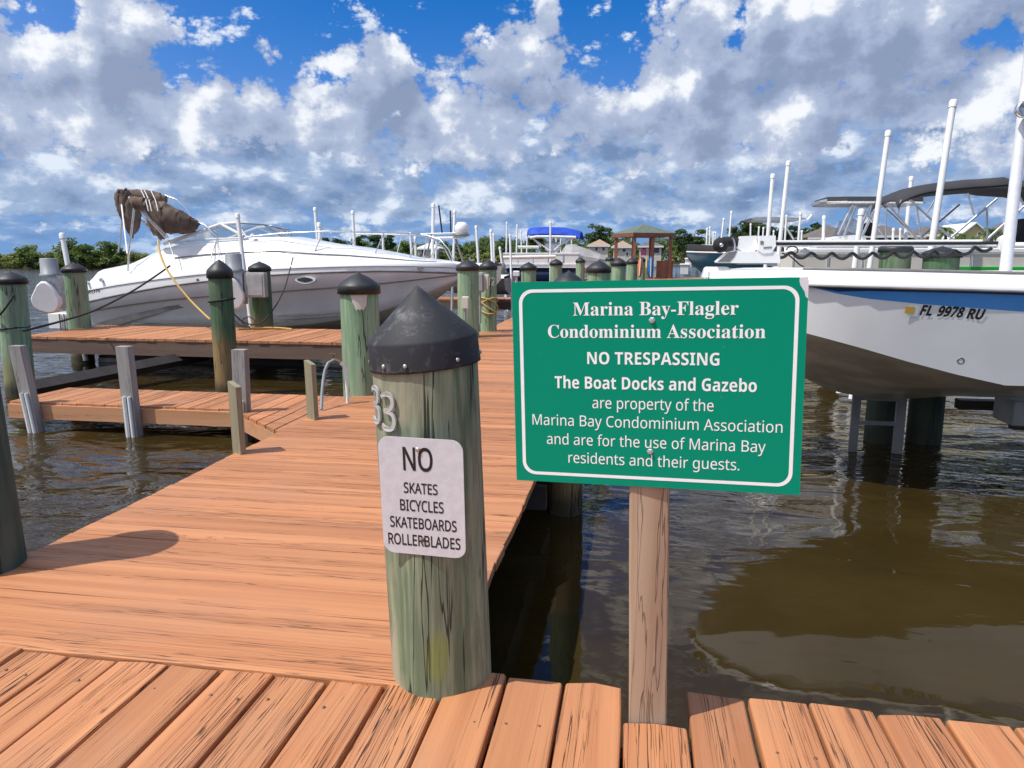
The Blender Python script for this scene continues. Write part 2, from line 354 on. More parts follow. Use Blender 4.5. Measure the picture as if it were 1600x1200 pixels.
M['signwhite'] = pm('white_reflective_sheet', (.74, .755, .785), (.67, .685, .715), 40, .42, 0, 0, dirt=((.50, .49, .48), .66, .5))
m, t, b = newmat('green_sign_sheet'); co = objco(t)
n = t.noise(co, 3, 4, .5); sp = t.n('ShaderNodeTexVoronoi'); t.put(sp.inputs['Vector'], co); t.put(sp.inputs['Scale'], 26.)
spk = t.m('MULTIPLY', t.ramp(sp.outputs['Distance'], .03, .07, 1., 0.), t.ramp(t.noise(co, 11, 2), .60, .66))
col = t.mix(n, (.0, .25, .145), (.0, .285, .168)); col = t.mix(t.m('MULTIPLY', spk, .6), col, (.2, .5, .4))
t.put(b.inputs['Base Color'], col); t.put(b.inputs['Roughness'], .40); t.put(b.inputs['Specular IOR Level'], .15); M['signgreen'] = m
m, t, b = newmat('tinted_windscreen'); t.put(b.inputs['Base Color'], (.16, .22, .28)); t.put(b.inputs['Roughness'], .04); t.put(b.inputs['Alpha'], .45); M['glass'] = m
M['darkglass'] = pm('dark_window', (.03, .035, .04), (.05, .055, .06), 3, .1)
M['roofgreen'] = pm('green_shingles', (.13, .165, .125), (.10, .13, .10), 5, .85, 0, .2)
M['brownpaint'] = pm('terracotta_timber', (.27, .115, .07), (.21, .09, .055), 4, .65)
M['rooftan'] = pm('tan_roof', (.40, .28, .19), (.33, .23, .16), 4, .9)
M['roofbrown'] = pm('grey_brown_shingles', (.16, .135, .115), (.12, .10, .088), 3, .9)
M['yellow'] = pm('yellow_render', (.68, .58, .28), (.62, .52, .25), 2, .85)
M['cream'] = pm('cream_render', (.62, .58, .50), (.55, .51, .44), 2, .85)
M['trimwhite'] = pm('white_trim', (.76, .76, .74), (.70, .70, .68), 3, .6)
M['orange'] = pm('orange_plastic', (.72, .22, .07), (.65, .18, .05), 3, .4)
M['bluebright'] = pm('blue_plastic', (.01, .22, .55), (.01, .18, .48), 3, .4)
M['pink'] = pm('pink_plastic', (.62, .14, .32), (.55, .11, .27), 3, .5)
M['kayakyellow'] = pm('yellow_plastic', (.70, .45, .08), (.62, .38, .06), 3, .4)
M['bark'] = pm('bark', (.13, .10, .075), (.09, .07, .05), 8, .9, 0, .4, stretch=(1, 1, .3))
def leafmat(name, c1, c2, c3):
    m, t, b = newmat(name); at = t.n('ShaderNodeAttribute'); at.attribute_name = 'rnd'
    r = at.outputs['Fac']; col = t.mix(t.ramp(r, 0., .5), c1, c2); col = t.mix(t.ramp(r, .5, 1.), col, c3)
    t.put(b.inputs['Base Color'], col); t.put(b.inputs['Roughness'], .6)
    tr = t.n('ShaderNodeBsdfTranslucent'); t.put(tr.inputs[0], t.mix(1., col, (1.5, 1.5, .8), 'MULTIPLY')); mx = t.n('ShaderNodeMixShader'); t.put(mx.inputs[0], .42)
    t.t.links.new(b.outputs[0], mx.inputs[1]); t.t.links.new(tr.outputs[0], mx.inputs[2]); t.t.links.new(mx.outputs[0], m.node_tree.nodes['Material Output'].inputs[0])
    return m
M['leaf'] = leafmat('broad_leaves', (.065, .105, .032), (.12, .18, .055), (.20, .255, .088))
M['leafpine'] = leafmat('pine_needles', (.030, .062, .024), (.055, .10, .036), (.095, .145, .05))
M['leafpale'] = leafmat('mangrove_leaves', (.115, .145, .05), (.20, .235, .082), (.32, .33, .14))
M['sand'] = pm('marsh_shore', (.20, .17, .09), (.14, .13, .06), .4, .95, 0, .2)

# ------------------------------------------------------------------ the setting: water and shore
WZ = -.60
m, t, b = newmat('murky_river_water'); co = t.n('ShaderNodeNewGeometry').outputs['Position']
px_, py_, pz_ = t.sep(co)
left = t.ramp(px_, -2.6, -1.2, 1., 0.); far = t.ramp(py_, 3.4, 8.)
chop = t.m('MAXIMUM', left, far)
n1 = t.noise(t.v('MULTIPLY', co, (1.0, 1.9, 1)), 1.15, 2, .45, .6)
n2 = t.noise(t.v('MULTIPLY', co, (1.0, 1.9, 1)), 4.6, 3, .5, .5)
n3 = t.noise(t.v('MULTIPLY', co, (.55, 1.3, 1)), .42, 2, .5)
patch = t.ramp(t.noise(t.v('MULTIPLY', co, (.5, .8, 1)), .9, 2, .5), .42, .62, .25, 1.)
h = t.m('ADD', t.m('MULTIPLY', n1, .055), t.m('MULTIPLY', t.m('MULTIPLY', n2, t.m('MULTIPLY', patch, t.m('ADD', .16, t.m('MULTIPLY', chop, .84)))), .030))
h = t.m('ADD', h, t.m('MULTIPLY', n3, .10))
bp = t.n('ShaderNodeBump'); t.put(bp.inputs['Height'], h); t.put(bp.inputs['Strength'], 1.); t.put(bp.inputs['Distance'], t.m('ADD', .20, t.m('MULTIPLY', chop, .95)))
t.t.links.new(bp.outputs[0], b.inputs['Normal'])
mud = t.noise(co, .8, 5, .6)
t.put(b.inputs['Base Color'], t.mix(t.ramp(mud, .3, .7), (.027, .0175, .0045), (.040, .027, .008)))
t.put(b.inputs['Roughness'], .03); t.put(b.inputs['IOR'], 1.333); t.put(b.inputs['Specular IOR Level'], .5); M['water'] = m
MB().quad((-1500, -60, WZ), (1500, -60, WZ), (1500, 3000, WZ), (-1500, 3000, WZ)).build('water', M['water']); tag(bpy.data.objects['water'], 'brown murky marina water with ripples and sky reflections', 'water', None, 'structure')
def land(name, pts, z, label):
    o = MB().prism([(x, y, WZ-.4) for x, y in pts], (0, 0, z-WZ+.4)).build(name, M['sand']); return tag(o, label, 'shore', None, 'structure')
a0 = P(-260, 415, 118); a1 = P(215, 415, 118); a2 = P(330, 415, 150)
land('shore', [(a0.x, a0.y), (a1.x, a1.y), (a2.x, a2.y), (a2.x-30, a2.y+60), (a0.x-30, a0.y+80)], -.25, 'low marshy bank with tan grass on the left')
b0 = P(300, 410, 190); b1 = P(1130, 410, 190); b2 = P(1900, 410, 120)
land('far_shore', [(b0.x, b0.y), (b1.x, b1.y), (P(1180, 410, 105).x, P(1180, 410, 105).y), (b2.x, b2.y), (b2.x+60, b2.y+200), (b0.x, b0.y+160)], .1, 'far bank under the line of trees and houses')

# ------------------------------------------------------------------ docks
def boards(mb, lo, hi, axis, pitch, gap, top, thick, rnd, seg=1, jit=.0, bev=.006, wob=0., ends=None):
    """boards laid side by side; axis = grain direction ('x' or 'y'); lo/hi = (x, y) corners"""
    (x0, y0), (x1, y1) = lo, hi
    a0, a1, c0, c1 = (x0, x1, y0, y1) if axis == 'x' else (y0, y1, x0, x1)
    n = max(1, round((c1-c0)/pitch)); p = (c1-c0)/n
    for i in range(n):
        s0 = c0+i*p+gap/2; s1 = c0+(i+1)*p-gap/2; r = rnd.random(); dz = rnd.uniform(-1, 1)*jit
        e0, e1 = a0+rnd.uniform(-1, 1)*jit*3, a1+rnd.uniform(-1, 1)*jit*3
        if ends:
            q = ends(s0, s1)
            if q is None: continue
            e0, e1 = q[0]+rnd.uniform(-1, 1)*jit*2, q[1]+rnd.uniform(-1, 1)*jit*2
        prof = [(s0, -thick), (s0, -bev*1.3), (s0+bev*.35, -bev*.4), (s0+bev, 0), (s0+(s1-s0)*.5, .0008), (s1-bev, 0), (s1-bev*.35, -bev*.4), (s1, -bev*1.3), (s1, -thick)]
        rings = []; 
        for k in range(seg+3):
            if k == 0: a, dn = e0, bev
            elif k == 1: a, dn = e0+bev, 0
            elif k == seg+1: a, dn = e1-bev, 0
            elif k == seg+2: a, dn = e1, bev
            else: a, dn = e0+(e1-e0)*(k-1)/seg, 0
            ring = []
            for j, (s, z) in enumerate(prof):
                ww = wob*mnoise.noise(Vector((s*9, a*2.1, r*50)))
                aa = a
                if dn or k in (1, seg+1): aa = a+wob*2.4*mnoise.noise(Vector((s*28, r*31, 0)))
                zz = top+dz+z-(dn*.6 if z > -thick else 0)+ww*.5*(z > -thick)
                q = (aa, s+ww, zz) if axis == 'x' else (s+ww, aa, zz)
                ring.append(Vector(q))
            rings.append(ring)
        k0 = len(mb.f); mb.loft(rings, True, 0, False)
        for k in range(k0, len(mb.f)): mb.rn[k] = r
rd = random.Random(3)
dock = thing('dock_walkway', 'foreground walkway of terracotta painted planks running across the bottom of the view', 'dock', (0, 1.2, 0))
mb = MB()
def near_ends(s0, s1):
    c = (s0+s1)/2
    if c < -.655: return (-1.6, 1.838)
    if c < -.40: return (-1.6, 1.86 if c < -.5 else 1.955)
    if .0 < c < .16: return (-1.6, 1.782)
    return (-1.6, 1.953-.01*max(0, c-.3))
boards(mb, (-3.4, -1.6), (2.72, 1.95), 'y', .17, .010, 0, .04, rd, seg=18, jit=.003, bev=.0065, wob=.007, ends=near_ends)
deckmb = mb
MB().box((-3.4, 1.70, -.24), (2.7, 1.74, -.045)).box((-3.4, .5, -.24), (2.7, .54, -.045)).build('joist', M['beamwood'], dock)
def nails(mb, pts):
    for x, y in pts:
        if rd.random() < .55: mb.lathe([(.0001, .0022), (.0036, .0018), (.0048, .0006), (.005, -.002)], (x, y, 0), 8, mi=1)
pts = []
for i in range(36):
    c = -3.4+.17*(i+.5)
    for yy in (1.72, .52, 1.2):
        for d in (-.045, .045):
            if not (0 < c < .16 and yy > 1.7): pts.append((c+d+rd.uniform(-.008, .008), yy+rd.uniform(-.012, .012)))
nails(deckmb, pts); deckmb.build('decking', [M['deckY'], M['rust']], dock)

XL, XR, YE = -2.45, -.52, 43.0
pier = thing('main_pier', 'long terracotta plank pier running from the near pile to the gazebo', 'pier', (-1.5, 20, 0))
mb = MB()
boards(mb, (XL, 1.844), (XR, 7.9), 'x', .178, .0022, 0.002, .04, rd, seg=10, jit=.0016, bev=.0025, wob=.004)
boards(mb, (XL, 7.9), (XR, YE), 'x', .178, .004, 0.002, .04, rd, seg=1, jit=.002, bev=.003)
deckmb = mb
mb = MB()
for x in (XL+.10, -1.5, XR-.16): mb.box((x, 1.9, -.27), (x+.045, YE, -.045))
for y in [4.6+5.0*i for i in range(8)]: mb.box((XL+.02, y, -.44), (XR-.02, y+.06, -.28))
mb.build('stringers', M['darkbeam'], pier)
pts = []
for i in range(36):
    y = 1.844+.178*(i+.5)
    for x in (XL+.12, -1.48, XR-.14):
        for d in (-.04, .04): pts.append((x+rd.uniform(-.01, .01), y+d))
nails(deckmb, pts); deckmb.build('decking', [M['deckX'], M['rust']], pier)

up = thing('finger_dock', 'upper finger dock of terracotta planks in front of the white cruiser', 'dock', (-6, 10.7, 0), 'finger docks left of the pier')
mb = MB(); boards(mb, (-9.45, 9.92), (XL+.002, 11.75), 'y', .168, .008, 0, .04, rd, seg=1, jit=.002, bev=.004); mb.build('decking', M['deckY'], up)
MB().box((-9.42, 9.93, -.26), (XL, 9.975, -.045)).box((-9.42, 11.68, -.26), (XL, 11.72, -.045)).build('fascia', M['beamwood'], up)
for x in (-9.42, -7.4, -4.1): MB().box((x, 9.98, -.24), (x+.05, 11.67, -.05)).build('cross_joist', M['darkbeam'], up)

lowd = thing('floating_dock', 'lower finger dock of terracotta planks with orange fascia just above the water', 'dock', (-4.8, 7.1, -.3), 'finger docks left of the pier')
mb = MB(); boards(mb, (-6.56, 6.66), (-2.5, 7.50), 'y', .165, .007, -.3, .035, rd, seg=1, jit=.002, bev=.004)
mb.build('decking', M['deckY'], lowd)
MB().box((-6.55, 6.625, -.475), (-3.95, 6.665, -.325)).box((-6.55, 7.46, -.475), (-2.5, 7.49, -.34)).build('fascia', M['beamorange'], lowd)
g = MB()     # corner gusset towards the pier, boards run diagonally
dA, dB, dC = Vector((-3.97, 6.655, -.30)), Vector((-2.46, 5.30, -.30)), Vector((-2.46, 6.655, -.30))
nb = 9
for i in range(nb):
    f0, f1 = i/nb+.006, (i+1)/nb-.006
    q = [dA.lerp(dB, f0), dA.lerp(dB, f1), dA.lerp(dC, min(1, f1*1.0)), dA.lerp(dC, f0)]
    k0 = len(g.f); g.prism([v-Vector((0, 0, .035)) for v in q], (0, 0, .035)); r = rd.random()
    for k in range(k0, len(g.f)): g.rn[k] = r
g.build('corner_boards', M['deckX'], lowd)
nrm = Vector((-1.36, -1.5, 0)).normalized()*.03
MB().prism([dA+nrm*.2+Vector((0, 0, -.17)), dB+nrm*.2+Vector((0, 0, -.17)), dB+nrm*.2+Vector((0, 0, -.038)), dA+nrm*.2+Vector((0, 0, -.038))], -nrm).build('corner_fascia', M['beamorange'], lowd)

def guide_post(px0, py0, px1, d, label, bracket=True):
    a = P(px0, py0, d); bse = G(px1, 682, WZ); base = Vector((bse.x, 6.57, -1.4))
    th = thing('guide_post', label, 'post', (base.x, base.y, WZ), 'grey posts along the lower dock')
    top = PY(px0, py0, 6.57); w_ = .068
    ax = [Vector((base.x, 6.57, -1.4)), top]
    mb = MB(); rings = []
    for q in ax: rings.append([q+Vector(o) for o in ((-w_, -.045, 0), (w_, -.045, 0), (w_, .045, 0), (-w_, .045, 0))])
    mb.loft(rings, True, 0, False); mb.build('timber', M['greywood'], th)
    if bracket:
        f = lambda z: ax[0].lerp(ax[1], (z+1.4)/(top.z+1.4))
        mb = MB()
        for dx in (-.03, .028):
            q0, q1 = f(-.62)+Vector((dx, -.055, 0)), f(-.18)+Vector((dx, -.055, 0))
            mb.tube([q0, q1], .018, 8)
        mb.build('roller_guide', M['white'], th)
    return th
guide_post(27, 540, 47, 7.8, 'grey timber post on the lower dock, the one nearest the left edge of the photo')
guide_post(194, 541, 212, 7.7, 'grey timber post standing at the middle of the lower dock')
guide_post(375, 546, 392, 7.4, 'grey timber post on the lower dock behind the taller stake')

def stake(px0, py0, px1, py1, w_, label, lean=0):
    b_ = G(px1, py1, 0); x = XL-.05; y = b_.y
    top = PY(px0, py0, y); base = Vector((top.x+.02, y, -1.3))
    th = thing('wooden_stake', label, 'stake', (base.x, base.y, 0), 'stakes along the pier edge')
    ang = R(-38); u_ = Vector((cos(ang), sin(ang), 0)); v_ = Vector((-sin(ang), cos(ang), 0))
    rings = [[q+u_*i*w_/2+v_*j*.018+Vector((0, 0, -i*.012*(q.z > 0))) for i, j in ((-1, -1), (1, -1), (1, 1), (-1, 1))] for q in (base, top)]
    MB().loft(rings, True, 0, False).build('board', M['stakewood'], th); return th
stake(366, 600, 375, 708, .125, 'wide wooden stake at the pier edge in front of a grey post')
stake(484, 566, 490, 655, .115, 'short wooden stake at the pier edge left of the water tap')

# ------------------------------------------------------------------ piles
PILES = 'capped piles of the marina'
def pile(x, y, r, ztop, label, mat='pile_green', lean=(0, 0), seg=20, cap_tilt=(0, 0), near=False, caph=.17, group=PILES, over=1.10, name='dock_pile', dome=.54):
    th = thing(name, label, 'pile', (x, y, 0), group)
    rn = random.Random(int(x*977+y*131)); ph = rn.uniform(0, 50)
    zb = -1.7; zt = ztop-caph*(.78 if near else .62); n = 40 if near else seg; k = 26 if near else 10
    rings = []
    for i in range(k):
        f = i/(k-1); z = zb+(zt-zb)*f; rr = r*(1.02-.03*f)
        ring = []
        for j in range(n):
            a = 2*pi*j/n; q = rr*(1+(.03 if near else .018)*mnoise.noise(Vector((cos(a)*1.4+ph, sin(a)*1.4, z*.9)))+.006*mnoise.noise(Vector((cos(a)*5+ph, sin(a)*5, z*2))))
            ring.append(Vector((x+lean[0]*z+q*cos(a), y+lean[1]*z+q*sin(a), z)))
        rings.append(ring)
    MB().loft(rings, True, 0, True).build('post', M[mat], th)
    ro = r*over; hb = caph*.38
    prof = [(ro*.99, -hb*1.0), (ro*1.02, -hb*1.0), (ro*1.0, -hb*.1), (ro*.985, 0), (ro*.93, hb*.22), (ro*.5, hb*.22+(caph-hb*1.22)*(.46 if near else dome)), (ro*.10, caph-hb-(.016 if near else .012)), (ro*.03, caph-hb-.002), (.0005, caph-hb)]
    if near: hb = .076; prof = [(ro*.985, -hb), (ro*1.015, -hb), (ro*1.012, -hb*.92), (ro*1.0, -.004), (ro*.985, .004), (ro*.5, .004+(caph-hb)*.50), (ro*.09, caph-hb-.010), (ro*.035, caph-hb-.002), (.0005, caph-hb)]
    c = Vector((x+lean[0]*ztop, y+lean[1]*ztop, ztop-(caph-hb)))
    Mx = Matrix.Rotation(cap_tilt[0], 4, 'X') @ Matrix.Rotation(cap_tilt[1], 4, 'Y')
    cp = MB().lathe(prof, c, 40 if near else seg, Mx).build('cap', M['cap_near' if near else 'cap'], th)
    return th, cp, c, ro, Mx
# the near pile
px_, py_, pr = -.538, 1.950, .147
ztop = P(655, 445, 2.06).z
pt, pc, cc, cro, cM = pile(px_, py_, pr, ztop, 'large weathered green pile in the foreground with scuffed black cone cap and number 33', 'pile_near', lean=(-.034, .0), near=True, caph=.218, cap_tilt=(R(1.5), R(-5)), over=1.04)
for a in (-172, -118, -93, -40, 8):
    q = cM @ Vector((cro*1.015*cos(R(a)), cro*1.015*sin(R(a)), -.055)); d_ = Vector((cos(R(a)), sin(R(a)), 0))
    MB().lathe([(.006, -.001), (.006, .002), (.004, .004), (.0005, .0045)], cc+q, 10, d_.to_track_quat('Z', 'Y').to_matrix().to_4x4()).build('cap_screw', M['screw'], pc)

# text made of letter outlines
def mathtext(s, style):
    if style == 'plain': return s
    U, Lw, Dg = {'serif': (0x1D400, 0x1D41A, 0x1D7CE), 'bold': (0x1D5D4, 0x1D5EE, 0x1D7EC), 'sans': (0x1D5A0, 0x1D5BA, 0x1D7E2)}[style]
    return ''.join(chr(U+ord(c)-65) if 'A' <= c <= 'Z' else chr(Lw+ord(c)-97) if 'a' <= c <= 'z' else chr(Dg+ord(c)-48) if c.isdigit() else c for c in s)
def text_geo(s, style, offset=0., extrude=0.):
    """vertices and faces of a line of text, unit cap height, x from 0 to its width"""
    def get(body):
        cu = bpy.data.curves.new('lettering', 'FONT'); cu.body = body; cu.size = 1; cu.offset = offset; cu.extrude = extrude; cu.resolution_u = 4
        o = bpy.data.objects.new('lettering', cu); COL.objects.link(o); bpy.context.view_layer.update()
        me = bpy.data.meshes.new_from_object(o.evaluated_get(bpy.context.evaluated_depsgraph_get()))
        vs = [v.co.copy() for v in me.vertices]; fs = [tuple(p.vertices) for p in me.polygons]
        bpy.data.objects.remove(o); bpy.data.curves.remove(cu); bpy.data.meshes.remove(me); return vs, fs
    hv, _ = get(mathtext('H', style)); ch = max(q.y for q in hv)-min(q.y for q in hv); b0 = min(q.y for q in hv)
    vs, fs = get(mathtext(s, style)); x0 = min(q.x for q in vs); x1 = max(q.x for q in vs)
    return [Vector(((q.x-x0)/(x1-x0), (q.y-b0)/ch, q.z)) for q in vs], fs
def put_text(mb, s, style, O, X, U, N, u0, u1, v, cap, off, offset=0., extrude=0.):
    """text from u0 to u1 along X (baseline v metres up along U from O), letters cap metres tall"""
    vs, fs = text_geo(s, style, offset, extrude)
    mb.add([O+X*(u0+(u1-u0)*q.x)+U*(v+cap*q.y)+N*(off+q.z) for q in vs], fs)

# house number on the near pile
def cyl_text(parent, s, style, x, y, r, z0, cap, a0, width, mat, lean=0., nm='house_number', ext=.3):
    vs, fs = text_geo(s, style, .004, ext)
    mb = MB(); out = []
    for q in vs:
        a = a0+(q.x*width)/r; rr = r+.003+(q.z+ext)/(2*ext)*.006; zz = z0+q.y*cap
        out.append((x+lean*zz+rr*cos(a), y+rr*sin(a), zz))
    mb.add(out, fs); return mb.build(nm, mat, parent)
cyl_text(pt, '3', 'sans', px_, py_, pr, .762, .105, R(-127), .050, M['numeral'], -.034)
cyl_text(pt, '3', 'sans', px_, py_, pr, .772, .105, R(-149), .050, M['numeral'], -.034)

# small sign on the near pile
def plate_poly(O, X, U, N, w_, h_, r, n=6, th=.002):
    pts = []
    for cx, cy, a0 in ((w_-r, h_-r, 0), (r, h_-r, 90), (r, r, 180), (w_-r, r, 270)):
        for k in range(n+1):
            a = R(a0+90*k/n); pts.append(O+X*(cx+r*cos(a))+U*(cy+r*sin(a)))
    return pts
def frame(c, yaw, pit, roll, w_, h_):
    X = Vector((cos(yaw), sin(yaw), 0)); N = Vector((sin(yaw), -cos(yaw), 0)); U = Vector((0, 0, 1))*cos(pit)+N*sin(pit)
    X2 = X*cos(roll)+U*sin(roll); U2 = -X*sin(roll)+U*cos(roll); N2 = X2.cross(U2)
    return Vector(c)-X2*w_/2-U2*h_/2, X2, U2, N2
w_, h_ = .231, .333
c_ = _c+(Vector((-.585, 1.938, .537))-_c)*.921
O, X, U, N = frame(c_, -.038, .084, -.008, w_, h_)
ns = thing('no_skates_sign', 'small white rounded sign listing skates and bicycles, screwed to the near pile', 'sign', tuple(c_))
MB().prism(plate_poly(O, X, U, N, w_, h_, .03), -N*.002).build('panel', M['signwhite'], ns)
mb = MB()
for s, u0, u1, v0, v1 in (('NO', .2916, .6438, .273, .071), ('SKATES', .284, .690, .466, .372), ('BICYCLES', .2296, .7536, .6196, .519), ('SKATEBOARDS', .096, .901, .7715, .672), ('ROLLERBLADES', .0613, .94, .924, .822)):
    mb = MB(); put_text(mb, s, 'sans', O, X, U, N, u0*w_, u1*w_, (1-v0)*h_, (v0-v1)*h_*.97, .0006, .018); mb.build('lettering_line', M['ink'], ns)
for (u, v), mt in (((.4752, .0926), 'screw'), ((.4876, .8637), 'rust')):
    q = O+X*u*w_+U*(1-v)*h_
    MB().lathe([(.0062, -.004), (.0062, .0025), (.0045, .004), (.0005, .0042)], q, 12, N.to_track_quat('Z', 'Y').to_matrix().to_4x4()).build('screw', M[mt], ns)
MB().lathe([(.03, -.03), (.03, -.0025)], O+X*.5*w_+U*.5*h_, 12, N.to_track_quat('Z', 'Y').to_matrix().to_4x4()).build('mounting_spacer', M['stakewood'], ns)

# big green notice sign on its post
w_ = .695; h_ = w_*.739
c_ = _c+(Vector((.053, 1.952, .880))-_c)*(.695/.76)
O, X, U, N = frame(c_, -.092, .003, .026, w_, h_)
gs = thing('notice_sign', 'large green notice sign with white lettering on a wooden post beside the water', 'sign', (.09, 1.85, 0))
MB().prism([O, O+X*w_, O+X*w_+U*h_, O+U*h_], -N*.003).build('panel', M['signgreen'], gs)
mb = MB()
outer = plate_poly(O+X*.018+U*.0185, X, U, N, w_-.036, h_-.037, .034, 8); inner = plate_poly(O+X*.0265+U*.0265, X, U, N, w_-.053, h_-.053, .028, 8)
n = len(outer); mb.add([q+N*.0006 for q in outer+inner], [(i, (i+1) % n, n+(i+1) % n, n+i) for i in range(n)])
mb.build('border', M['print_white'], gs)
pl = [(.902, 1.0), (1.0, 1.0), (1.0, .89), (.985, .905), (.978, .935), (.962, .955), (.950, .968), (.952, .985)]
pl = [(.972, 1.0), (1., 1.), (1., .905), (.992, .915), (.989, .935), (.981, .952), (.975, .965), (.972, .98)]
mb = MB(); mb.add([O+X*u*w_+U*v*h_+N*.0011 for u, v in pl], [tuple(range(len(pl)))[::-1]]); mb.build('peeled_corner', M['signwhite'], gs)
mb = MB()
for s, st, u0, u1, v, cap, of in (('Marina Bay-Flagler', 'serif', .2229, .7841, .1637, .0621, 0), ('Condominium Association', 'serif', .1308, .8723, .2705, .0616, 0),
        ('NO TRESPASSING', 'bold', .2722, .726, .398, .0587, 0), ('The Boat Docks and Gazebo', 'bold', .1526, .8498, .519, .0595, 0),
        ('are property of the', 'sans', .2895, .7101, .6147, .0545, 0), ('Marina Bay Condominium Association', 'sans', .0668, .9367, .707, .0540, 0),
        ('and are for the use of Marina Bay', 'sans', .1197, .8847, .803, .0540, 0), ('residents and their guests.', 'sans', .1995, .8005, .895, .0540, 0)):
    mb = MB(); put_text(mb, s, st, O, X, U, N, u0*w_, u1*w_, (1-v)*h_, cap*h_, .0007, of); mb.build('lettering_line', M['print_white'], gs)
for u, v in ((.4989, .1878), (.4951, .8211)):
    q = O+X*u*w_+U*(1-v)*h_
    MB().lathe([(.008, -.004), (.008, .001), (.0055, .0025), (.0055, .006), (.0005, .0065)], q, 6, N.to_track_quat('Z', 'Y').to_matrix().to_4x4(), smooth=False).build('bolt', M['galv'], gs)
sp0 = Vector((.097, 1.842, -1.3)); sp1 = Vector((.040, 1.847, c_.z+h_*.5-.02)); pw = .050
def postring(q, rn_):
    pts = []
    for cx, cy, a0 in ((pw-.006, .044, 0), (-pw+.006, .044, 90), (-pw+.006, -.044, 180), (pw-.006, -.044, 270)):
        for k in range(3): a = R(a0+45*k); pts.append(q+Vector((cx+.006*cos(a)+.0025*mnoise.noise(Vector((q.z*3, a, rn_))), cy+.006*sin(a), 0)))
    return pts
MB().loft([postring(sp0.lerp(sp1, k/24), 4) for k in range(25)], True, 0, True).build('post', M['postwood'], gs)

# other piles: (pixel x, apex y, width px, depth, label, material)
def px_pile(px, py, wpx, d, label, mat='pile_green', **kw):
    q = P(px, py, d); r = wpx*d/FPX/2
    return pile(q.x, q.y, r, q.z, label, mat, **kw)
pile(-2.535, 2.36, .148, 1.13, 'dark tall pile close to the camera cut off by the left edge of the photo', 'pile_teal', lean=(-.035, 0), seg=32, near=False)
px_pile(12, 423, 42, 9.5, 'green pile at the left end of the upper finger dock with black rope round it', lean=(.03, 0))
p3 = px_pile(114.5, 410, 33, 12.5, 'green pile beside the round white lift cover at the cruiser stern')
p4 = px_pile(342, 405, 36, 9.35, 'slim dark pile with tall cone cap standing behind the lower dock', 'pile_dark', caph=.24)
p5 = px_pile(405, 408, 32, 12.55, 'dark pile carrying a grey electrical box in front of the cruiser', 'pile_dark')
p6 = px_pile(560, 425, 60, 6.45, 'pale green pile with domed black cap at the pier edge next to the water tap', seg=32, caph=.19)
p11 = px_pile(731, 405, 34, 11.0, 'green pile numbered 11 at the left edge of the pier')
p12 = px_pile(763, 405, 26, 11.9, 'green pile numbered 12 wrapped in yellow line')
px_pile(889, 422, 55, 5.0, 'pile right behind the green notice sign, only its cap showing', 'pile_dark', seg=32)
px_pile(936, 406, 35, 9.8, 'broad green pile behind the middle of the green sign', seg=28)
px_pile(967, 402, 22.5, 14.6, 'medium green pile right of the broad one behind the sign')
px_pile(988, 402, 17, 19.2, 'small far pile just left of the leaning coloured paddleboards')
px_pile(826, 409, 24, 14.6, 'green pile showing above the left end of the green sign')
px_pile(869, 404, 19, 18.6, 'far green pile below the grey covered boat, left of two thin ones')
for i, (px, py, wp, d, lb) in enumerate(((884, 403, 11, 28, 'thin far pile touching the right side of a broader green pile'), (907, 402, 14, 24, 'far dark pile left of the gazebo, next to the broad green pile'), (940, 400, 11, 33, 'very thin far pile in front of the left gazebo post'),
        (953, 400, 13, 27, 'far pile beneath the left gazebo post'), (840, 403, 8, 36, 'thinner far pile beneath the blue canopy, on the left'), (848, 403, 8, 35, 'thinner far pile beneath the blue canopy, on the right'), (1003, 401, 12, 25, 'far dark pile just behind the leaning paddleboards'))):
    px_pile(px, py, wp, d, lb, seg=12)
pile(2.46, 7.62, .14, 1.375, 'dark capped pile behind the skiff, left of a close pair', 'pile_wet', seg=28, caph=.115, dome=.5)
pile(2.885, 7.66, .158, 1.325, 'thick capped pile behind the skiff, right of a close pair', 'pile_wet', seg=28, caph=.115, dome=.5)
px_pile(1310, 395, 28, 12.5, 'dark pile behind the skiff under the coiled black cable', 'pile_dark')
# fittings on piles
def cyl_box(px, py, wpx, hpx, d, name, label, cat, mat, dep=.09, group=None, conduit=None):
    q = P(px, py, d); wd, hh = wpx*d/FPX, hpx*d/FPX
    th = thing(name, label, cat, tuple(q), group)
    MB().box((q.x-wd/2, q.y-dep, q.z-hh/2), (q.x+wd/2, q.y, q.z+hh/2), bev=.008).build('housing', M[mat], th)
    MB().box((q.x-wd*.40, q.y-dep-.008, q.z-hh*.42), (q.x+wd*.40, q.y-dep-.0005, q.z+hh*.42), bev=.003).build('lid', M[mat], th)
    if conduit: MB().tube([(q.x-wd*.1, q.y-dep*.5, q.z-hh/2), (q.x-wd*.1, q.y-dep*.5, q.z-hh/2-conduit)], .018, 8).build('conduit', M['greyplastic'], th)
    return th
cyl_box(403, 445, 33, 38, 12.3, 'electrical_box', 'grey square electrical box on the dark pile by the cruiser', 'electrical box', 'greybox', .12)
cyl_box(728, 473, 11, 20, 10.78, 'outlet_box', 'small pale power outlet on the pile numbered 11', 'power outlet', 'cream', .05, conduit=.35)
cyl_box(752, 441, 9, 30, 11.7, 'meter_box', 'narrow grey meter box between the piles numbered 11 and 12', 'electrical box', 'greybox', .1, conduit=.5)
cyl_box(760, 441, 9, 24, 11.68, 'junction_box', 'small tan junction box on the pile numbered 12', 'electrical box', 'cream', .05)
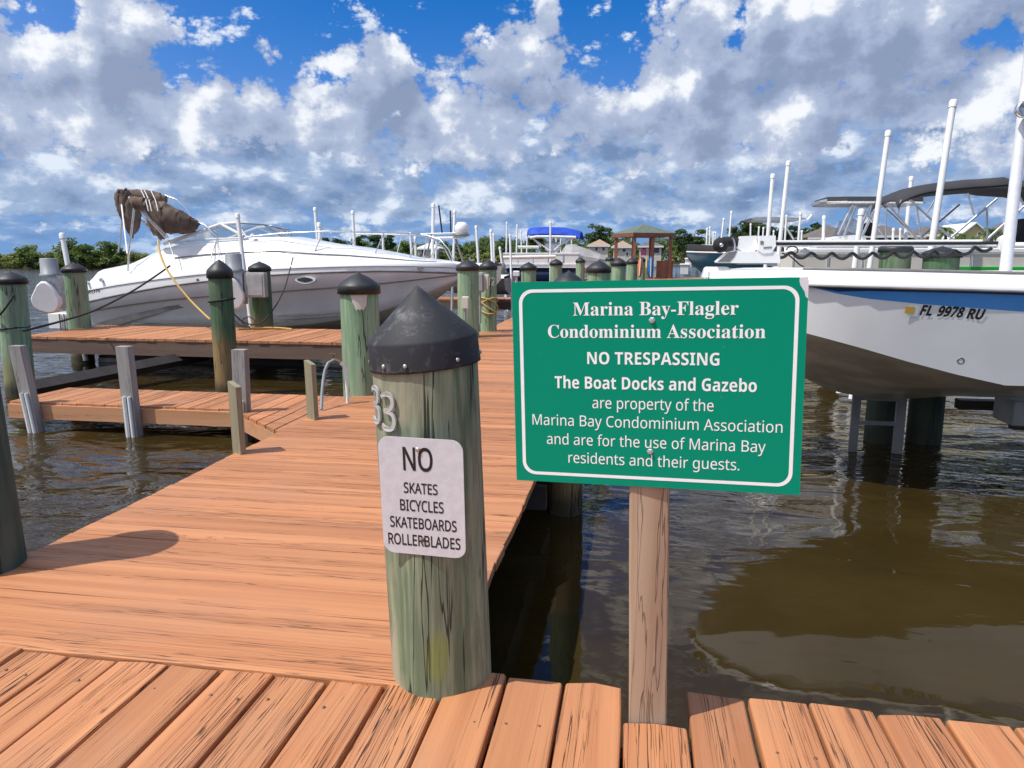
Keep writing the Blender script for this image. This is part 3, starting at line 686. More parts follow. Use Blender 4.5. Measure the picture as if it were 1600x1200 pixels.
def pile_no(p, s, a0, z, cap, wd, mat='dimetal'):
    th, cp, c, ro, Mx = p; x, y, _ = th.location; cyl_text(th, s, 'sans', x, y, ro/1.10, z, cap, a0, wd, M[mat])
pile_no(p11, '11', R(-74), P(740, 452, 11).z, .11, .07)
pile_no(p12, '12', R(-84), P(768, 446, 11.9).z, .13, .12, 'white')
x, y, _ = p12[0].location; r_ = p12[3]/1.10
th = tag(MB().tube([(x+(r_+.014)*cos(a*.35), y+(r_+.014)*sin(a*.35), .43+.13*sin(a*.35*.81+.6)) for a in range(0, 75)], .011, 6).build('mooring_line', M['rope_yellow'], None, (x, y, .5)), 'yellow line wound round the pile numbered 12', 'rope')
patchq = MB(); x, y, _ = p6[0].location; r_ = p6[3]/1.10
rows = []
for k, z in enumerate((.77, .80, .83, .86, .89, .915)):
    e0, e1 = (-86+(5, 2, -3, -5, -8, -10)[k], -48-(8, 2, 0, 0, -3, -4)[k]); rows.append([Vector((x+(r_*1.0+.006)*cos(R(e0+(e1-e0)*j/8)), y+(r_+.006)*sin(R(e0+(e1-e0)*j/8)), z-(.015*(j % 3 == 1) if k == 0 else 0))) for j in range(9)])
patchq.loft(rows, False, 0, True, closed=False); patchq.build('worn_patch', M['cream'], p6[0])

# water tap and hose beside the pale pile
tp = P(541, 612, 6.1); th = thing('water_tap', 'white standpipe with brass tap and grey hose beside the pale green pile', 'tap', (tp.x, tp.y, 0))
a = P(541, 575, 6.1); e = P(520, 561, 6.05); f_ = P(531, 566, 6.05)
MB().tube([(a.x, a.y, -.5), (a.x, a.y, a.z-.02), a, f_], .014, 8).build('standpipe', M['white'], th)
MB().tube([f_, e], .017, 8).tube([e+Vector((0, 0, -.01)), e+Vector((0, 0, .035))], .012, 8).box((e.x-.03, e.y-.01, e.z+.035), (e.x+.03, e.y+.01, e.z+.045)).build('tap', M['rust'], th)
MB().tube([P(521, 563, 6.04), P(513, 567, 6.0), P(508, 578, 5.98), P(505, 595, 5.95), P(503, 615, 5.9), P(502, 640, 5.85)], .013, 8).build('hose', M['greyplastic'], th)

# ------------------------------------------------------------------ boats
def mirror_ring(Yc, x, pts):
    """pts from the near rail to the keel or ridge as (half-beam, z); mirrored to the far side"""
    near = [Vector((x, Yc-h, z)) for h, z in pts]; far = [Vector((x, Yc+h, z)) for h, z in pts[:-1]][::-1]
    return near+far
def strip(mb, rows, mi=0, smooth=True):
    mb.loft(rows, False, mi, smooth, closed=False); return mb

# --- white cruiser on the left
YC, HB = 14.15, 1.28
ST = [(136, .94, 472, 441, 421, 515), (180, .97, 462, 434, 412, 514), (205, .98, 457, 431, 401, 513), (232, .99, 452, 428, 388, 512), (262, 1, 447, 425, 381, 512), (310, 1, 441, 420, 376, 511), (370, 1, 434, 417, 371, 511), (425, .985, 429.5, 414, 371, 510),
      (480, .95, 426.5, 412, 381, 505), (540, .88, 424.5, 410.5, 388, 496), (590, .77, 423.5, 410, 396, 485), (640, .60, 424, 410, 404.5, 468), (680, .38, 425.5, 410.5, 408, 450), (708, .17, 427, 411.5, 410.5, 438), (722, .03, 427.5, 414, 412.5, 431)]
cru = thing('cabin_cruiser', 'large white cabin cruiser with folded brown canvas on its frame', 'boat', (-7.2, YC, -.5))
hull, deckr, rub, groove1, groove2, chn = [], [], [], [], [], []
for px, f, yr, yg, yt, yc in ST:
    hb = HB*f; p = PY(px, yr, YC-hb); x = p.x; zr = p.z; zg = PY(px, yg, YC-hb*.97).z; zt = PY(px, yt, YC-hb*.55).z; zc = PY(px, yc, YC-hb*.84).z
    zk = zc-.32*min(1, f*1.3)
    hull.append(mirror_ring(YC, x, [(hb, zr), (hb*.985, zr-(zr-zc)*.28), (hb*.955, zr-(zr-zc)*.32), (hb*.90, zr-(zr-zc)*.75), (hb*.84, zc), (hb*.80, zc-.02), (hb*.4, zc-.02-(zc-zk)*.45), (0, zk)]))
    zt2 = max(zt, zg+.004)
    deckr.append(mirror_ring(YC, x, [(hb*.998, zr+.004), (hb*1.0, zr+(zg-zr)*.55), (hb*.975, zg), (hb*.90, zg+.012), (hb*.80, zg+(zt2-zg)*.35), (hb*.68, zg+(zt2-zg)*.80), (hb*.56, zt2), (hb*.3, zt2+.02), (0, zt2+.03)]))
    rub.append(Vector((x, YC-hb*1.004, zr))); chn.append(Vector((x, YC-hb*.965-.006, zr-(zr-zc)*.32)))
    groove1.append(Vector((x, YC-hb*1.0-.004, zr+(zg-zr)*.55)))
    groove2.append(Vector((x, YC-hb*.77-.006, zg+(zt2-zg)*.5)))
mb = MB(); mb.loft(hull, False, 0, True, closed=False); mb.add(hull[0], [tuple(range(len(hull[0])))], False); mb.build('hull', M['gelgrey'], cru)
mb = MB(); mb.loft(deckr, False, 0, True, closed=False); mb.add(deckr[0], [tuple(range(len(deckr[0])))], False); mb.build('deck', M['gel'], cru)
MB().tube(rub, .020, 6).build('rub_rail', M['stripegrey'], cru)
MB().tube(chn, .010, 5).build('hull_crease', M['stripegrey'], cru)
MB().tube(groove1, .007, 5).build('side_groove', M['stripegrey'], cru)
MB().tube(groove2[4:13], .011, 6).build('cabin_groove', M['stripegrey'], cru)
def hull_pt(px, py, frac=.955): return PY(px, py, YC-HB*frac)-Vector((0, .012, 0))
mb = MB()                       # sweeping grey graphic along the hull
top = [(150, 505), (200, 492), (260, 479), (320, 470)]; bot = [(175, 510), (210, 500), (262, 486), (320, 474)]
strip(mb, [[hull_pt(x, y, .93) for x, y in top], [hull_pt(x, y, .92) for x, y in bot]], 0, False)
strip(mb, [[hull_pt(x, y, .88) for x, y in ((205, 504), (250, 504.5), (292, 503))], [hull_pt(x, y, .88) for x, y in ((208, 507), (250, 506), (292, 504.5))]], 0, False); mb.build('hull_graphic', M['stripegrey'], cru)
mb = MB(); strip(mb, [[hull_pt(x, y, .87) for x, y in ((420, 492), (480, 489.5), (540, 485))], [hull_pt(x, y, .87) for x, y in ((420, 494.5), (480, 492), (540, 487))]], 0, False)
strip(mb, [[hull_pt(x, y, .85) for x, y in ((425, 502), (480, 496), (540, 490))], [hull_pt(x, y, .85) for x, y in ((425, 504.5), (480, 498), (540, 492))]], 0, False); mb.build('chine_line', M['stripegrey'], cru)
def oval(cx, cy, rx, rz, frac, mat, nm, parent, dy=.0, n=20):
    c = PY(cx, cy, YC-HB*frac)-Vector((0, dy, 0)); s_ = 14/FPX
    MB().prism([c+Vector((rx*s_*cos(2*pi*k/n), -.0, rz*s_*sin(2*pi*k/n))) for k in range(n)], (0, .05, 0)).build(nm, M[mat], parent)
ph = thing  # portholes are parts of the cruiser
c = PY(477, 437, YC-HB*.95); s_ = 13/FPX
MB().prism([c+Vector((18*s_*cos(2*pi*k/24), -.012, 7*s_*sin(2*pi*k/24)*(1-.25*abs(cos(2*pi*k/24))))) for k in range(24)], (0, .05, 0)).build('porthole', M['gel'], cru)
pth = cru.children[-1] if False else bpy.data.objects['porthole']
MB().prism([c+Vector((14*s_*cos(2*pi*k/24), -.018, 4.2*s_*sin(2*pi*k/24)*(1-.35*abs(cos(2*pi*k/24))))) for k in range(24)], (0, .05, 0)).build('pane', M['darkglass'], pth)
oval(657, 418.5, 5, 2.4, .55, 'stripegrey', 'bow_badge', cru, .03)
oval(309, 437.5, 2.4, 2.4, 1.0, 'stripegrey', 'vent', cru, .006); oval(158, 437.5, 2.6, 2.8, .965, 'dimetal', 'vent', cru, .02)
oval(136, 441, 2, 3, .95, 'dimetal', 'vent', cru, .02)
p0 = PY(134, 461, YC-HB*.96); p1 = PY(158, 456.5, YC-HB*.965); X_ = (p1-p0).normalized(); mb = MB()
put_text(mb, 'TRON', 'bold', p0, X_, Vector((0, 0, 1)), Vector((0, -1, 0)), 0, (p1-p0).length, 0, 6.5*13.3/FPX, .035, 0.); mb.build('lettering', M['ink'], cru)
# windscreen
Yn_, Yf_ = YC-HB*.62, YC+HB*.62
def W(px, py, Y): return PY(px, py, Y)
A0, A1, A2, A3 = W(256, 381, Yn_), W(345, 350.5, Yn_+.08), W(372, 348.5, Yn_+.12), W(386, 371.5, Yn_)
cF0 = W(474, 379, YC); cF1 = W(440, 358, YC); Mz = lambda q: Vector((q.x, 2*YC-q.y, q.z))
fr = .017
B0, B1, B2, B3 = map(Mz, (A0, A1, A2, A3))
MB().tube([A0, A1, A2], .034, 8).tube([A0, W(320, 374, Yn_), A3], .018, 6).tube([A1, W(380, 369, Yn_)], .034, 8).tube([A2+Vector((-.03, 0, 0)), A3], .015, 6).build('windscreen_frame', M['trimwhite'], cru)
MB().tube([B0, B1, B2], .020, 8).tube([B1, B3], .016, 8).tube([B2, W(462, 377, Yf_-.25)], .018, 6).build('windscreen_frame', M['trimwhite'], cru)
MB().tube([A2, W(412, 351, YC-.3), cF1, Vector((cF1.x-.05, YC+.45, cF1.z)), B2], .012, 6).tube([cF1, cF0], .012, 6).tube([W(410, 350, YC-.25), W(440, 369, YC-.25)], .011, 6).build('windscreen_top', M['stripegrey'], cru)
mb = MB(); strip(mb, [[A0+Vector((.1, 0, .02)), A1, A2, W(412, 351, YC-.3), cF1, B2], [A0+Vector((.3, 0, -.01)), W(330, 374, Yn_), A3, W(430, 373, YC-.35), cF0, B3]], 0, False); mb.build('windscreen_glass', M['glass'], cru)
MB().lathe([(.035, 0), (.045, .02), (.04, .05), (.001, .06)], W(395, 370, Yn_-.02), 12).build('deck_light', M['white'], cru)
# bow rail
def Yrail(px): return YC-HB*(.62 if px < 500 else .62-.62*((px-500)/215)**1.3)
rl = [(386, 370), (440, 364.5), (505, 361.5), (560, 362.5), (610, 364), (650, 366), (678, 373), (696, 390), (706, 410)]
near = [PY(x, y, Yrail(x)-.05) for x, y in rl]; far = [Mz(q) for q in near]
MB().tube(near, .013, 8).build('bow_rail', M['dimetal'], cru); MB().tube(far[2:], .013, 8).build('bow_rail', M['dimetal'], cru)
for (x0, y0, x1, y1) in ((505, 362, 487, 404), (600, 364, 585, 399), (652, 366.5, 640, 406)):
    q0 = PY(x0, y0, Yrail(x0)-.05); q1 = PY(x1, y1, Yrail(x1)-.10); MB().tube([q0, q1], .011, 6).build('rail_stanchion', M['dimetal'], cru); MB().tube([Mz(q0), Mz(q1)], .011, 6).build('rail_stanchion', M['dimetal'], cru)
# canvas top frame and bundled canvas
bm_ = []
n1, n2 = YC-1.0, YC+1.0
for Y in (n1, n2):
    o = lambda x, y: PY(x, y, Y)
    dx = (0 if Y == n1 else -16); dy = (0 if Y == n1 else -4)
    MB().tube([o(201+dx, 308+dy), o(207+dx, 314+dy), o(259+dx, 372+dy)], .020, 8).tube([o(212+dx, 318+dy), o(263+dx, 371+dy)], .016, 8).build('canvas_bow', M['trimwhite'], cru)
    MB().tube([o(210+dx, 322+dy), o(201+dx, 398+dy)], .020, 8).build('canvas_leg', M['dimetal'], cru)
MB().tube([PY(201, 398, n1), PY(200, 424, n1-.1)], .016, 8).build('canvas_leg', M['dimetal'], cru)
MB().tube([PY(190, 320, YC+.3), PY(199, 396, n1+.1)], .016, 8).build('canvas_leg', M['trimwhite'], cru)
MB().tube([PY(258, 305, n2), PY(276, 312, n2), PY(290, 325, YC+.5), PY(300, 340, YC)], .014, 8).build('canvas_hoop', M['dimetal'], cru)
MB().tube([PY(306, 346, n1+.3), PY(321, 352, n1+.2), PY(342, 374, n1+.2)], .014, 8).tube([PY(321, 352, n1+.2), PY(346, 372, n1+.35)], .010, 6).build('canvas_strut', M['dimetal'], cru)
MB().tube([PY(263, 375, n1), PY(276, 414, n1-.25)], .010, 6).build('canvas_strut', M['dimetal'], cru)
MB().tube([PY(337, 376, n1+.2), PY(328, 409, n1-.2)], .013, 6).tube([PY(339, 376, n1+.2), PY(343, 404, n1-.2)], .008, 6).build('canvas_strut', M['dimetal'], cru)
def bundle(path, Y, tops, bots, depth, nm, seed, n=22, sub=9):
    """cloth gathered round a frame: an upright section that swells and folds along the path"""
    rings = []; K = (len(path)-1)*sub
    for i in range(K+1):
        f = i/sub; k = min(int(f), len(path)-2); t_ = f-k; sm = t_*t_*(3-2*t_)
        lp = lambda a: a[k]+(a[k+1]-a[k])*sm
        px = lp(path); yt = lp(tops); yb = lp(bots); Yy = lp(Y) if hasattr(Y, '__len__') else Y
        a = PY(px, yt, Yy); b_ = PY(px, yb, Yy); c = (a+b_)/2; hz = (a.z-b_.z)/2; dd = min(depth, max(.03, hz*.8))
        ring = []
        for j in range(n):
            an = 2*pi*j/n; w_ = 1+.20*mnoise.noise(Vector((cos(an)*1.6+seed, sin(an)*1.6, i*.22)))+.13*mnoise.noise(Vector((cos(an)*4+seed, sin(an)*4, i*.5)))
            ring.append(c+Vector((.05*mnoise.noise(Vector((an, i*.4, seed))), dd*w_*cos(an), hz*w_*sin(an))))
        rings.append(ring)
    return MB().loft(rings, True, 0, True)
bundle([204, 212, 228, 240, 262, 285, 302, 311], [n1-.05, n1-.1, n1-.1, n1-.05, n1, n1+.05, n1+.15, n1+.2], [308, 307, 308, 312, 319, 329, 340, 348], [318, 328, 330, 345, 364, 366, 362, 352], .24, 'c', 3).build('folded_canvas', M['canvas'], cru)
bundle([184, 189, 196, 204, 210], YC+.6, [300, 297, 296, 299, 310], [318, 330, 352, 372, 362], .22, 'c', 9).build('hanging_canvas', M['canvas'], cru)
bundle([189, 200, 215, 235, 250, 259], YC+.75, [299, 296, 296, 298, 302, 307], [312, 312, 316, 316, 318, 316], .16, 'c', 5).build('folded_canvas', M['canvas'], cru)
bundle([233, 240, 248, 254], YC-.3, [335, 330, 330, 335], [352, 366, 372, 375], .12, 'c', 15).build('hanging_canvas', M['canvas'], cru)
for x in (228, 233, 243):
    MB().tube([PY(x-8, 296, YC+.6), PY(x, 313, n1-.2), PY(x+4, 330, n1-.28)], .008, 5).build('canvas_tie', M['trimwhite'], cru)
# lift gear of the cruiser
def lift_motor(px, py, d, sc, label):
    q = P(px, py, d); k = d/FPX
    th = thing('boat_lift_motor', label, 'boat lift motor', tuple(q), 'boat lift motors by the cruiser')
    hx, hz = 13*k, 13.5*k
    MB().lathe([(hx*1.12, -hz), (hx*1.12, -hz*.8), (hx*.98, -hz*.75), (hx*.94, hz*.92), (hx*.85, hz), (.001, hz)], q+Vector((0, 0, 0)), 24).build('motor_housing', M['greyplastic'], th)
    ol = [(-10, -22), (2, -22), (16, -44), (17, -60), (6, -74), (-20, -66), (-24, -50), (-22, -44)]
    pl = []
    for i in range(len(ol)):
        a, b_ = Vector(ol[i]), Vector(ol[(i+1) % len(ol)])
        for t_ in (.25, .75): pl.append(a.lerp(b_, t_))
    c = q+Vector((-2*k, 0, 0))
    ang = R(22); rot = lambda v: Vector((v.x*cos(ang)-v.y*sin(ang), v.x*sin(ang)+v.y*cos(ang), v.z))
    front = [c+rot(Vector((v.x*k, -.16, v.y*k))) for v in pl]; mid = [c+rot(Vector((v.x*k, -.06, v.y*k))) for v in pl]
    cen = sum(front, Vector())/len(front); front2 = [cen+(v-cen)*.90+rot(Vector((0, -.03, 0))) for v in front]
    back = [v+rot(Vector((0, .13, 0))) for v in mid]
    MB().loft([front2, front, back], True, 0, True).build('gear_cover', M['white'], th)
    MB().box((q.x-.02, q.y-.04, q.z-hz-.55), (q.x+.16, q.y+.10, q.z-hz)).build('bracket', M['galv'], th)
    return th
lift_motor(77, 417, 12.1, 1, 'grey canister lift motor with round white cover at the cruiser stern')
lift_motor(365, 410, 12.2, 1, 'grey canister lift motor with white cover between two dark piles')
q = P(90, 503, 12.6); k = 12.6/FPX
th = thing('swim_platform', 'white moulded platform with grid lines below the lift cover at the cruiser stern', 'swim platform', tuple(q))
MB().box((q.x-16*k, q.y, q.z-12*k), (q.x+22*k, q.y+.5, q.z+14*k), bev=.02).build('moulding', M['gel'], th)
for dx in (6, 14): MB().tube([(q.x+dx*k, q.y-.02, q.z-13*k), (q.x+dx*k, q.y-.02, q.z+13*k)], .012, 6).build('bar', M['stripegrey'], th)
lb = thing('lift_beam', 'long dark lift beam running under the upper finger dock', 'beam', tuple(P(250, 565, 12.4)))
a, b_ = P(155, 566, 12.9), P(480, 552, 12.4); MB().box((a.x, a.y, a.z-.11), (b_.x, a.y+.2, a.z+.13), bev=.01).build('girder', M['darkbeam'], lb)
MB().box((a.x+.05, a.y-.08, a.z-.13), (a.x+.40, a.y-.003, a.z+.09), bev=.01).build('bunk_block', M['greybox'], lb)
tb = thing('tie_beam', 'dark slanting beam in the water between the two finger docks', 'beam', tuple(G(100, 612, -.5)))
a, b_ = P(48, 607, 9.0), P(325, 553, 11.6); MB().tube([a, b_], .10, 4, smooth=False).build('timber', M['darkbeam'], tb)
# lines
def line(name, label, pts, r, mat, cat='rope'):
    pts = [P(*p) for p in pts]; out = []
    for i in range(len(pts)-1):
        p0 = pts[max(i-1, 0)]; p1 = pts[i]; p2 = pts[i+1]; p3 = pts[min(i+2, len(pts)-1)]
        for j in range(6):
            t_ = j/6; out.append(.5*((2*p1)+(p2-p0)*t_+(2*p0-5*p1+4*p2-p3)*t_**2+(3*p1-p0-3*p2+p3)*t_**3))
    out.append(pts[-1]); o = MB().tube(out, r, 6).build(name, M[mat], None, tuple(pts[0])); return tag(o, label, cat)
line('mooring_rope', 'black mooring rope from the left pile up to the cruiser side', [(36, 517, 9.3), (95, 502, 10.2), (150, 484, 11.2), (205, 456, 12.0), (245, 430, 12.6), (266, 415, 12.75)], .016, 'rope_black')
line('yellow_hose', 'yellow shore line hanging down the white cruiser side', [(247, 376, 12.9), (249, 392, 12.75), (258, 416, 12.6), (275, 442, 12.5), (300, 472, 12.4), (328, 499, 12.2)], .018, 'rope_yellow', 'shore line')
line('dock_line', 'thin black line from the cruiser cleat down to the pile with the grey box', [(458, 402, 12.95), (452, 425, 12.8), (444, 452, 12.6), (428, 482, 12.4), (405, 506, 12.2), (380, 503, 12.1), (362, 486, 11.9)], .011, 'rope_black')
line('tangled_line', 'tangle of thin black line beside the white lift cover', [(366, 500, 12.0), (374, 508, 12.0), (390, 510, 12.0), (398, 502, 12.0), (388, 495, 12.0), (378, 503, 12.0), (392, 513, 12.0)], .009, 'rope_black')
line('pile_rope', 'black rope looped round the left green pile', [(-8, 496, 9.42), (4, 487, 9.28), (22, 461, 9.28)], .014, 'rope_black')
x, y, _ = bpy.data.objects['dock_pile.002'].location
tag(MB().tube([(x+.175*cos(a*.4), y+.175*sin(a*.4), .30+.01*sin(a)) for a in range(0, 17)], .014, 6).build('rope_band', M['rope_black'], None, (x, y, .3)), 'black rope tied round the left green pile below its cap', 'rope')
x, y, _ = bpy.data.objects['dock_pile.004'].location
tag(MB().tube([(x+.160*cos(a*.4), y+.160*sin(a*.4), .665+.02*cos(a*.4)) for a in range(0, 17)], .013, 6).build('rope_band', M['rope_black'], None, (x, y, .66)), 'black rope band round the slim dark pile behind the lower dock', 'rope')
line('yellow_deck_line', 'yellow line lying along the far edge of the upper finger dock', [(372, 514, 12.3), (400, 512.5, 12.35), (430, 512, 12.35), (456, 514, 12.2)], .014, 'rope_yellow')

# --- the skiff on the right
YS, HS = 6.5, .95
SK = [(1108, .04, 438, 438.3, 425, 452, 456), (1122, .22, 440, 440.3, 424, 463, 480), (1145, .40, 441, 441.3, 423, 478, 505), (1190, .62, 443, 443.4, 422, 498, 540), (1262, .82, 446, 447.5, 422.5, 519, 573), (1310, .90, 447.5, 459, 423.5, 531, 592), (1360, .95, 449, 467, 424.5, 544, 611), (1440, .99, 451.5, 475, 426, 566, 625), (1520, 1, 453.5, 481, 428, 586, 626), (1600, 1, 456, 487, 430, 603, 622)]
skf = thing('skiff', 'white skiff with blue stripe and black registration number beside the green sign', 'boat', (2.6, YS, -.2))
rows = {k: [] for k in ('top', 'rub', 'band', 'chine', 'keel')}
for px, f, yr, yb, yt, yc, yk in SK:
    hb = HS*f; p = PY(px, yr, YS-hb); x = p.x
    z = dict(rub=p.z, band=PY(px, yb, YS-hb*.985).z, top=PY(px, yt, YS-hb*.93).z, chine=PY(px, yc, YS-hb*.89).z, keel=PY(px, yk, YS).z)
    rows['top'].append((x, hb*.95, z['top'])); rows['rub'].append((x, hb, z['rub'])); rows['band'].append((x, hb*.985, z['band'])); rows['chine'].append((x, hb*.89, z['chine'])); rows['keel'].append((x, 0, z['keel']))
for dx in (1.2, 2.6):
    for k in rows: a = rows[k][9]; rows[k].append((a[0]+dx, a[1], a[2]))
Np = lambda r: Vector((r[0], YS-r[1], r[2])); Fp = lambda r: Vector((r[0], YS+r[1], r[2]))
def side(mb, a, b, dz0=0, dz1=0, sub=1, bulge=0.):
    for S_, sg in ((Np, 0), (Fp, 1)):
        L = []
        for i in range(sub+1):
            t_ = i/sub; L.append([S_(p).lerp(S_(q), t_)+Vector((0, (-1 if sg == 0 else 1)*bulge*sin(pi*t_)*min(1, p[1]/.5), 0)) for p, q in zip(rows[a], rows[b])])
        if sg: L = L[::-1]
        strip(mb, L)
    return mb
mb = MB(); side(mb, 'rub', 'band'); mb.build('blue_stripe', M['blue'], skf)
mb = MB()
for i in range(4, 12):
    pass
ds = [[Np(a).lerp(Np(b_), 0.02)-Vector((0, .004, 0)) for a, b_ in zip(rows['rub'][4:], rows['band'][4:])], [Np(a).lerp(Np(b_), t_)-Vector((0, .004, 0)) for a, b_, t_ in zip(rows['rub'][4:], rows['band'][4:], (1., .7, .30, .20, .17, .16, .16, .16))]]
strip(MB(), ds, 0, False).build('navy_pinstripe', M['blue_dark'], skf)
mb = MB(); side(mb, 'band', 'chine', sub=5, bulge=.0); mb.build('topside', M['gel'], skf)
mb = MB(); side(mb, 'chine', 'keel', sub=4, bulge=.03); mb.build('hull_bottom', M['hullbrown'], skf)
mb = MB()
gun = [[Np(r)-Vector((0, .012, .0)) for r in rows['rub']], [Np(r)-Vector((0, .016, -.02)) for r in rows['rub']], [Np((a[0], a[1]*.99, a[2]*.55+b_[2]*.45)) for a, b_ in zip(rows['rub'], rows['top'])], [Np(r)-Vector((0, 0, .012)) for r in rows['top']], [Np((r[0], r[1]*.97, r[2])) for r in rows['top']], [Np((r[0], max(0, r[1]-.16), r[2]+.004)) for r in rows['top']], [Np((r[0], max(0, r[1]-.17), r[2]-.05)) for r in rows['top']]]
strip(mb, gun); strip(mb, [[Vector((v.x, 2*YS-v.y, v.z)) for v in L] for L in gun[::-1]]); mb.build('gunwale', M['gel'], skf)
mb = MB(); strip(mb, [[Np((r[0], max(0, r[1]-.165), r[2]-.04)) for r in rows['top']], [Fp((r[0], max(0, r[1]-.165), r[2]-.04)) for r in rows['top']]], 0, False); mb.build('foredeck', M['gel'], skf)
MB().tube([Np(r)-Vector((0, .018, -.0)) for r in rows['rub']], .011, 6).build('rub_rail', M['stripegrey'], skf)
MB().tube([Np((r[0], max(0, r[1]-.15), r[2]+.012)) for r in rows['top'][4:]], .014, 6).build('inner_trim', M['stripegrey'], skf)
mb = MB(); tr = [rows[k][-1] for k in ('top', 'rub', 'band', 'chine', 'keel')]; ol = [Np(r) for r in tr]+[Fp(r) for r in tr[:-1]][::-1]; mb.add(ol, [tuple(range(len(ol)))]); mb.build('transom', M['gel'], skf)
# bow eye, drain, registration
i0 = 7; Bp, Cp = Np(rows['band'][i0]), Np(rows['chine'][i0]); B2 = Np(rows['band'][8]); Xs = (B2-Bp).normalized(); Us = (Bp-Cp).normalized(); Nn = Xs.cross(Us).normalized()
def on_side(px, py): # where the view ray meets the flat of the topside
    r = ray(px, py); t_ = (Bp-_c).dot(Nn)/r.dot(Nn); return _c+r*t_
p0, p1 = on_side(1437, 492.5), on_side(1533, 499); Xt = (p1-p0).normalized(); Ut = (Us-Xt*Us.dot(Xt)).normalized(); Ut2 = (Ut+Xt*.16)
ch_ = 15*(p0-_c).length/FPX*.97
for wd, pa, pb in (('FL', (1436, 492), (1454.5, 493)), ('9978', (1462.5, 493.5), (1502, 497)), ('RU', (1509, 497.5), (1533.5, 499))):
    a, b_ = on_side(*pa), on_side(*pb); mb = MB(); put_text(mb, wd, 'bold', a, Xt, Ut2, Nn, 0, (b_-a).length, 0, ch_, .004, 0.016); mb.build('registration_number', M['ink'], skf)
a = on_side(1413, 489); MB().prism([a+Xt*u+Ut*v+Nn*.004 for u, v in ((0, 0), (.06, 0), (.06, .05), (0, .05))], Nn*.001).build('registration_decal', M['kayakyellow'], skf)
a = on_side(1417, 493.5); MB().prism([a+Xt*u+Ut*v+Nn*.0025 for u, v in ((0, 0), (.07, 0), (.07, .07), (0, .07))], Nn*.001).build('old_decal', M['signwhite'], skf)
a = on_side(1500.5, 563); Mx = Nn.to_track_quat('Z', 'Y').to_matrix().to_4x4()
MB().lathe([(.030, -.02), (.030, .005), (.024, .011), (.016, .011), (.014, .005), (.001, .005)], a, 20, Mx).build('drain_fitting', M['dimetal'], skf)
MB().lathe([(.013, .0062), (.001, .0066)], a, 12, Mx).build('drain_hole', M['black'], bpy.data.objects['drain_fitting'])
q = P(1117, 426, 6.35)
mb = MB(); mb.loft([[q+Vector((x, y, z)) for x, y in ((-.10*s_, -.05*s_), (.12*s_, -.12*s_), (.12*s_, .12*s_), (-.10*s_, .05*s_))] for z, s_ in ((-.04, 1.15), (.035, .95), (.05, .8))], True, 0, False); mb.build('bow_cap', M['gel'], skf)

# trolling motor stowed on the skiff's bow
tm = thing('trolling_motor', 'bow trolling motor with long shaft lying over the white skiff', 'trolling motor', tuple(P(1190, 405, 6.2)))
D = 6.15; k = D/FPX
q = P(1126, 383, D); Xc = Vector((1, .05, 0)).normalized()
RX = Xc.to_track_quat('Z', 'Y').to_matrix().to_4x4(); RN = Vector((0, -1, 0)).to_track_quat('Z', 'Y').to_matrix().to_4x4()
MB().lathe([(.010, 13*k*.6), (9*k, 13*k*.5), (11.5*k, 2*k), (11.8*k, -4*k), (10*k, -12*k), (4*k, -15*k)], q, 24, RN).build('motor_pod', M['black'], tm)
MB().lathe([(3.2*k, 0), (3.2*k, 2*k), (.001, 2.6*k)], q+Vector((0, -8.4*k, 0)), 10, RN).build('propeller_nut', M['dimetal'], tm)
MB().tube([P(1130, 378, D+.1), P(1146, 377, D+.1), P(1158, 380, D+.08)], [8*k, 8*k, 5*k], 14).build('motor_body', M['black'], tm)
arc = [P(1143+5*cos(a), 385+13*sin(a), D-.02) for a in [R(-80+20*i) for i in range(9)]]
MB().tube(arc, 1.7*k, 6).build('guard_ring', M['dimetal'], tm)
def wedge(pts, dep, mat, nm, d=D, yo=0.): MB().prism([P(x, y, d)+Vector((0, yo, 0)) for x, y in pts], (0, dep, 0)).build(nm, M[mat], tm)
wedge([(1120, 409), (1138, 394), (1152, 391), (1166, 394), (1200, 391), (1212, 393), (1219, 401), (1219, 411), (1160, 411), (1122, 411)], .22, 'white', 'mount_base', D-.05)
wedge([(1121, 409), (1138, 394), (1152, 391.5), (1147, 402), (1140, 409)], .004, 'stripegrey', 'mount_panel', D-.05, -.004)
wedge([(1152, 413), (1152, 410), (1215, 410), (1215, 416), (1205, 416), (1204, 413)], .2, 'greyplastic', 'mount_plate', D-.02)
wedge([(1158, 369), (1182, 368), (1184, 389), (1176, 394), (1160, 394), (1154, 388), (1155, 378)], .16, 'white', 'clamp_housing', D)
wedge([(1187, 368.5), (1212, 368), (1212.5, 384), (1206, 395), (1192, 396), (1184, 391)], .2, 'white', 'control_housing', D-.06)
wedge([(1188, 376.5), (1193, 376.5), (1193, 382), (1188, 382)], .004, 'stripegrey', 'button_panel', D-.06, -.004)
wedge([(1193, 386), (1206, 385), (1206, 387.5), (1193, 388.5)], .004, 'stripegrey', 'vent_slots', D-.06, -.004)
s0, s1 = P(1212, 380.5, D), P(1560, 379.5, 5.75)
MB().tube([s0, s1], .0135, 10).build('shaft', M['black'], tm)
MB().tube([s0+Vector((0, -.004, .016)), s0.lerp(s1, .93)+Vector((0, -.004, .016))], .010, 8).build('shaft_cover', M['trimwhite'], tm)
MB().tube([s0+Vector((0, -.004, -.017)), s0.lerp(s1, .93)+Vector((0, -.004, -.017))], .006, 8).build('shaft_guide', M['dimetal'], tm)
h0 = P(1560, 379.5, 5.74); hx = Vector((1, 0, .02))
MB().tube([h0, h0+hx*.03, h0+hx*.07, h0+hx*.10], [.045, .062, .062, .05], 20).build('motor_head', M['white'], tm)
pts = []
N_ = 130
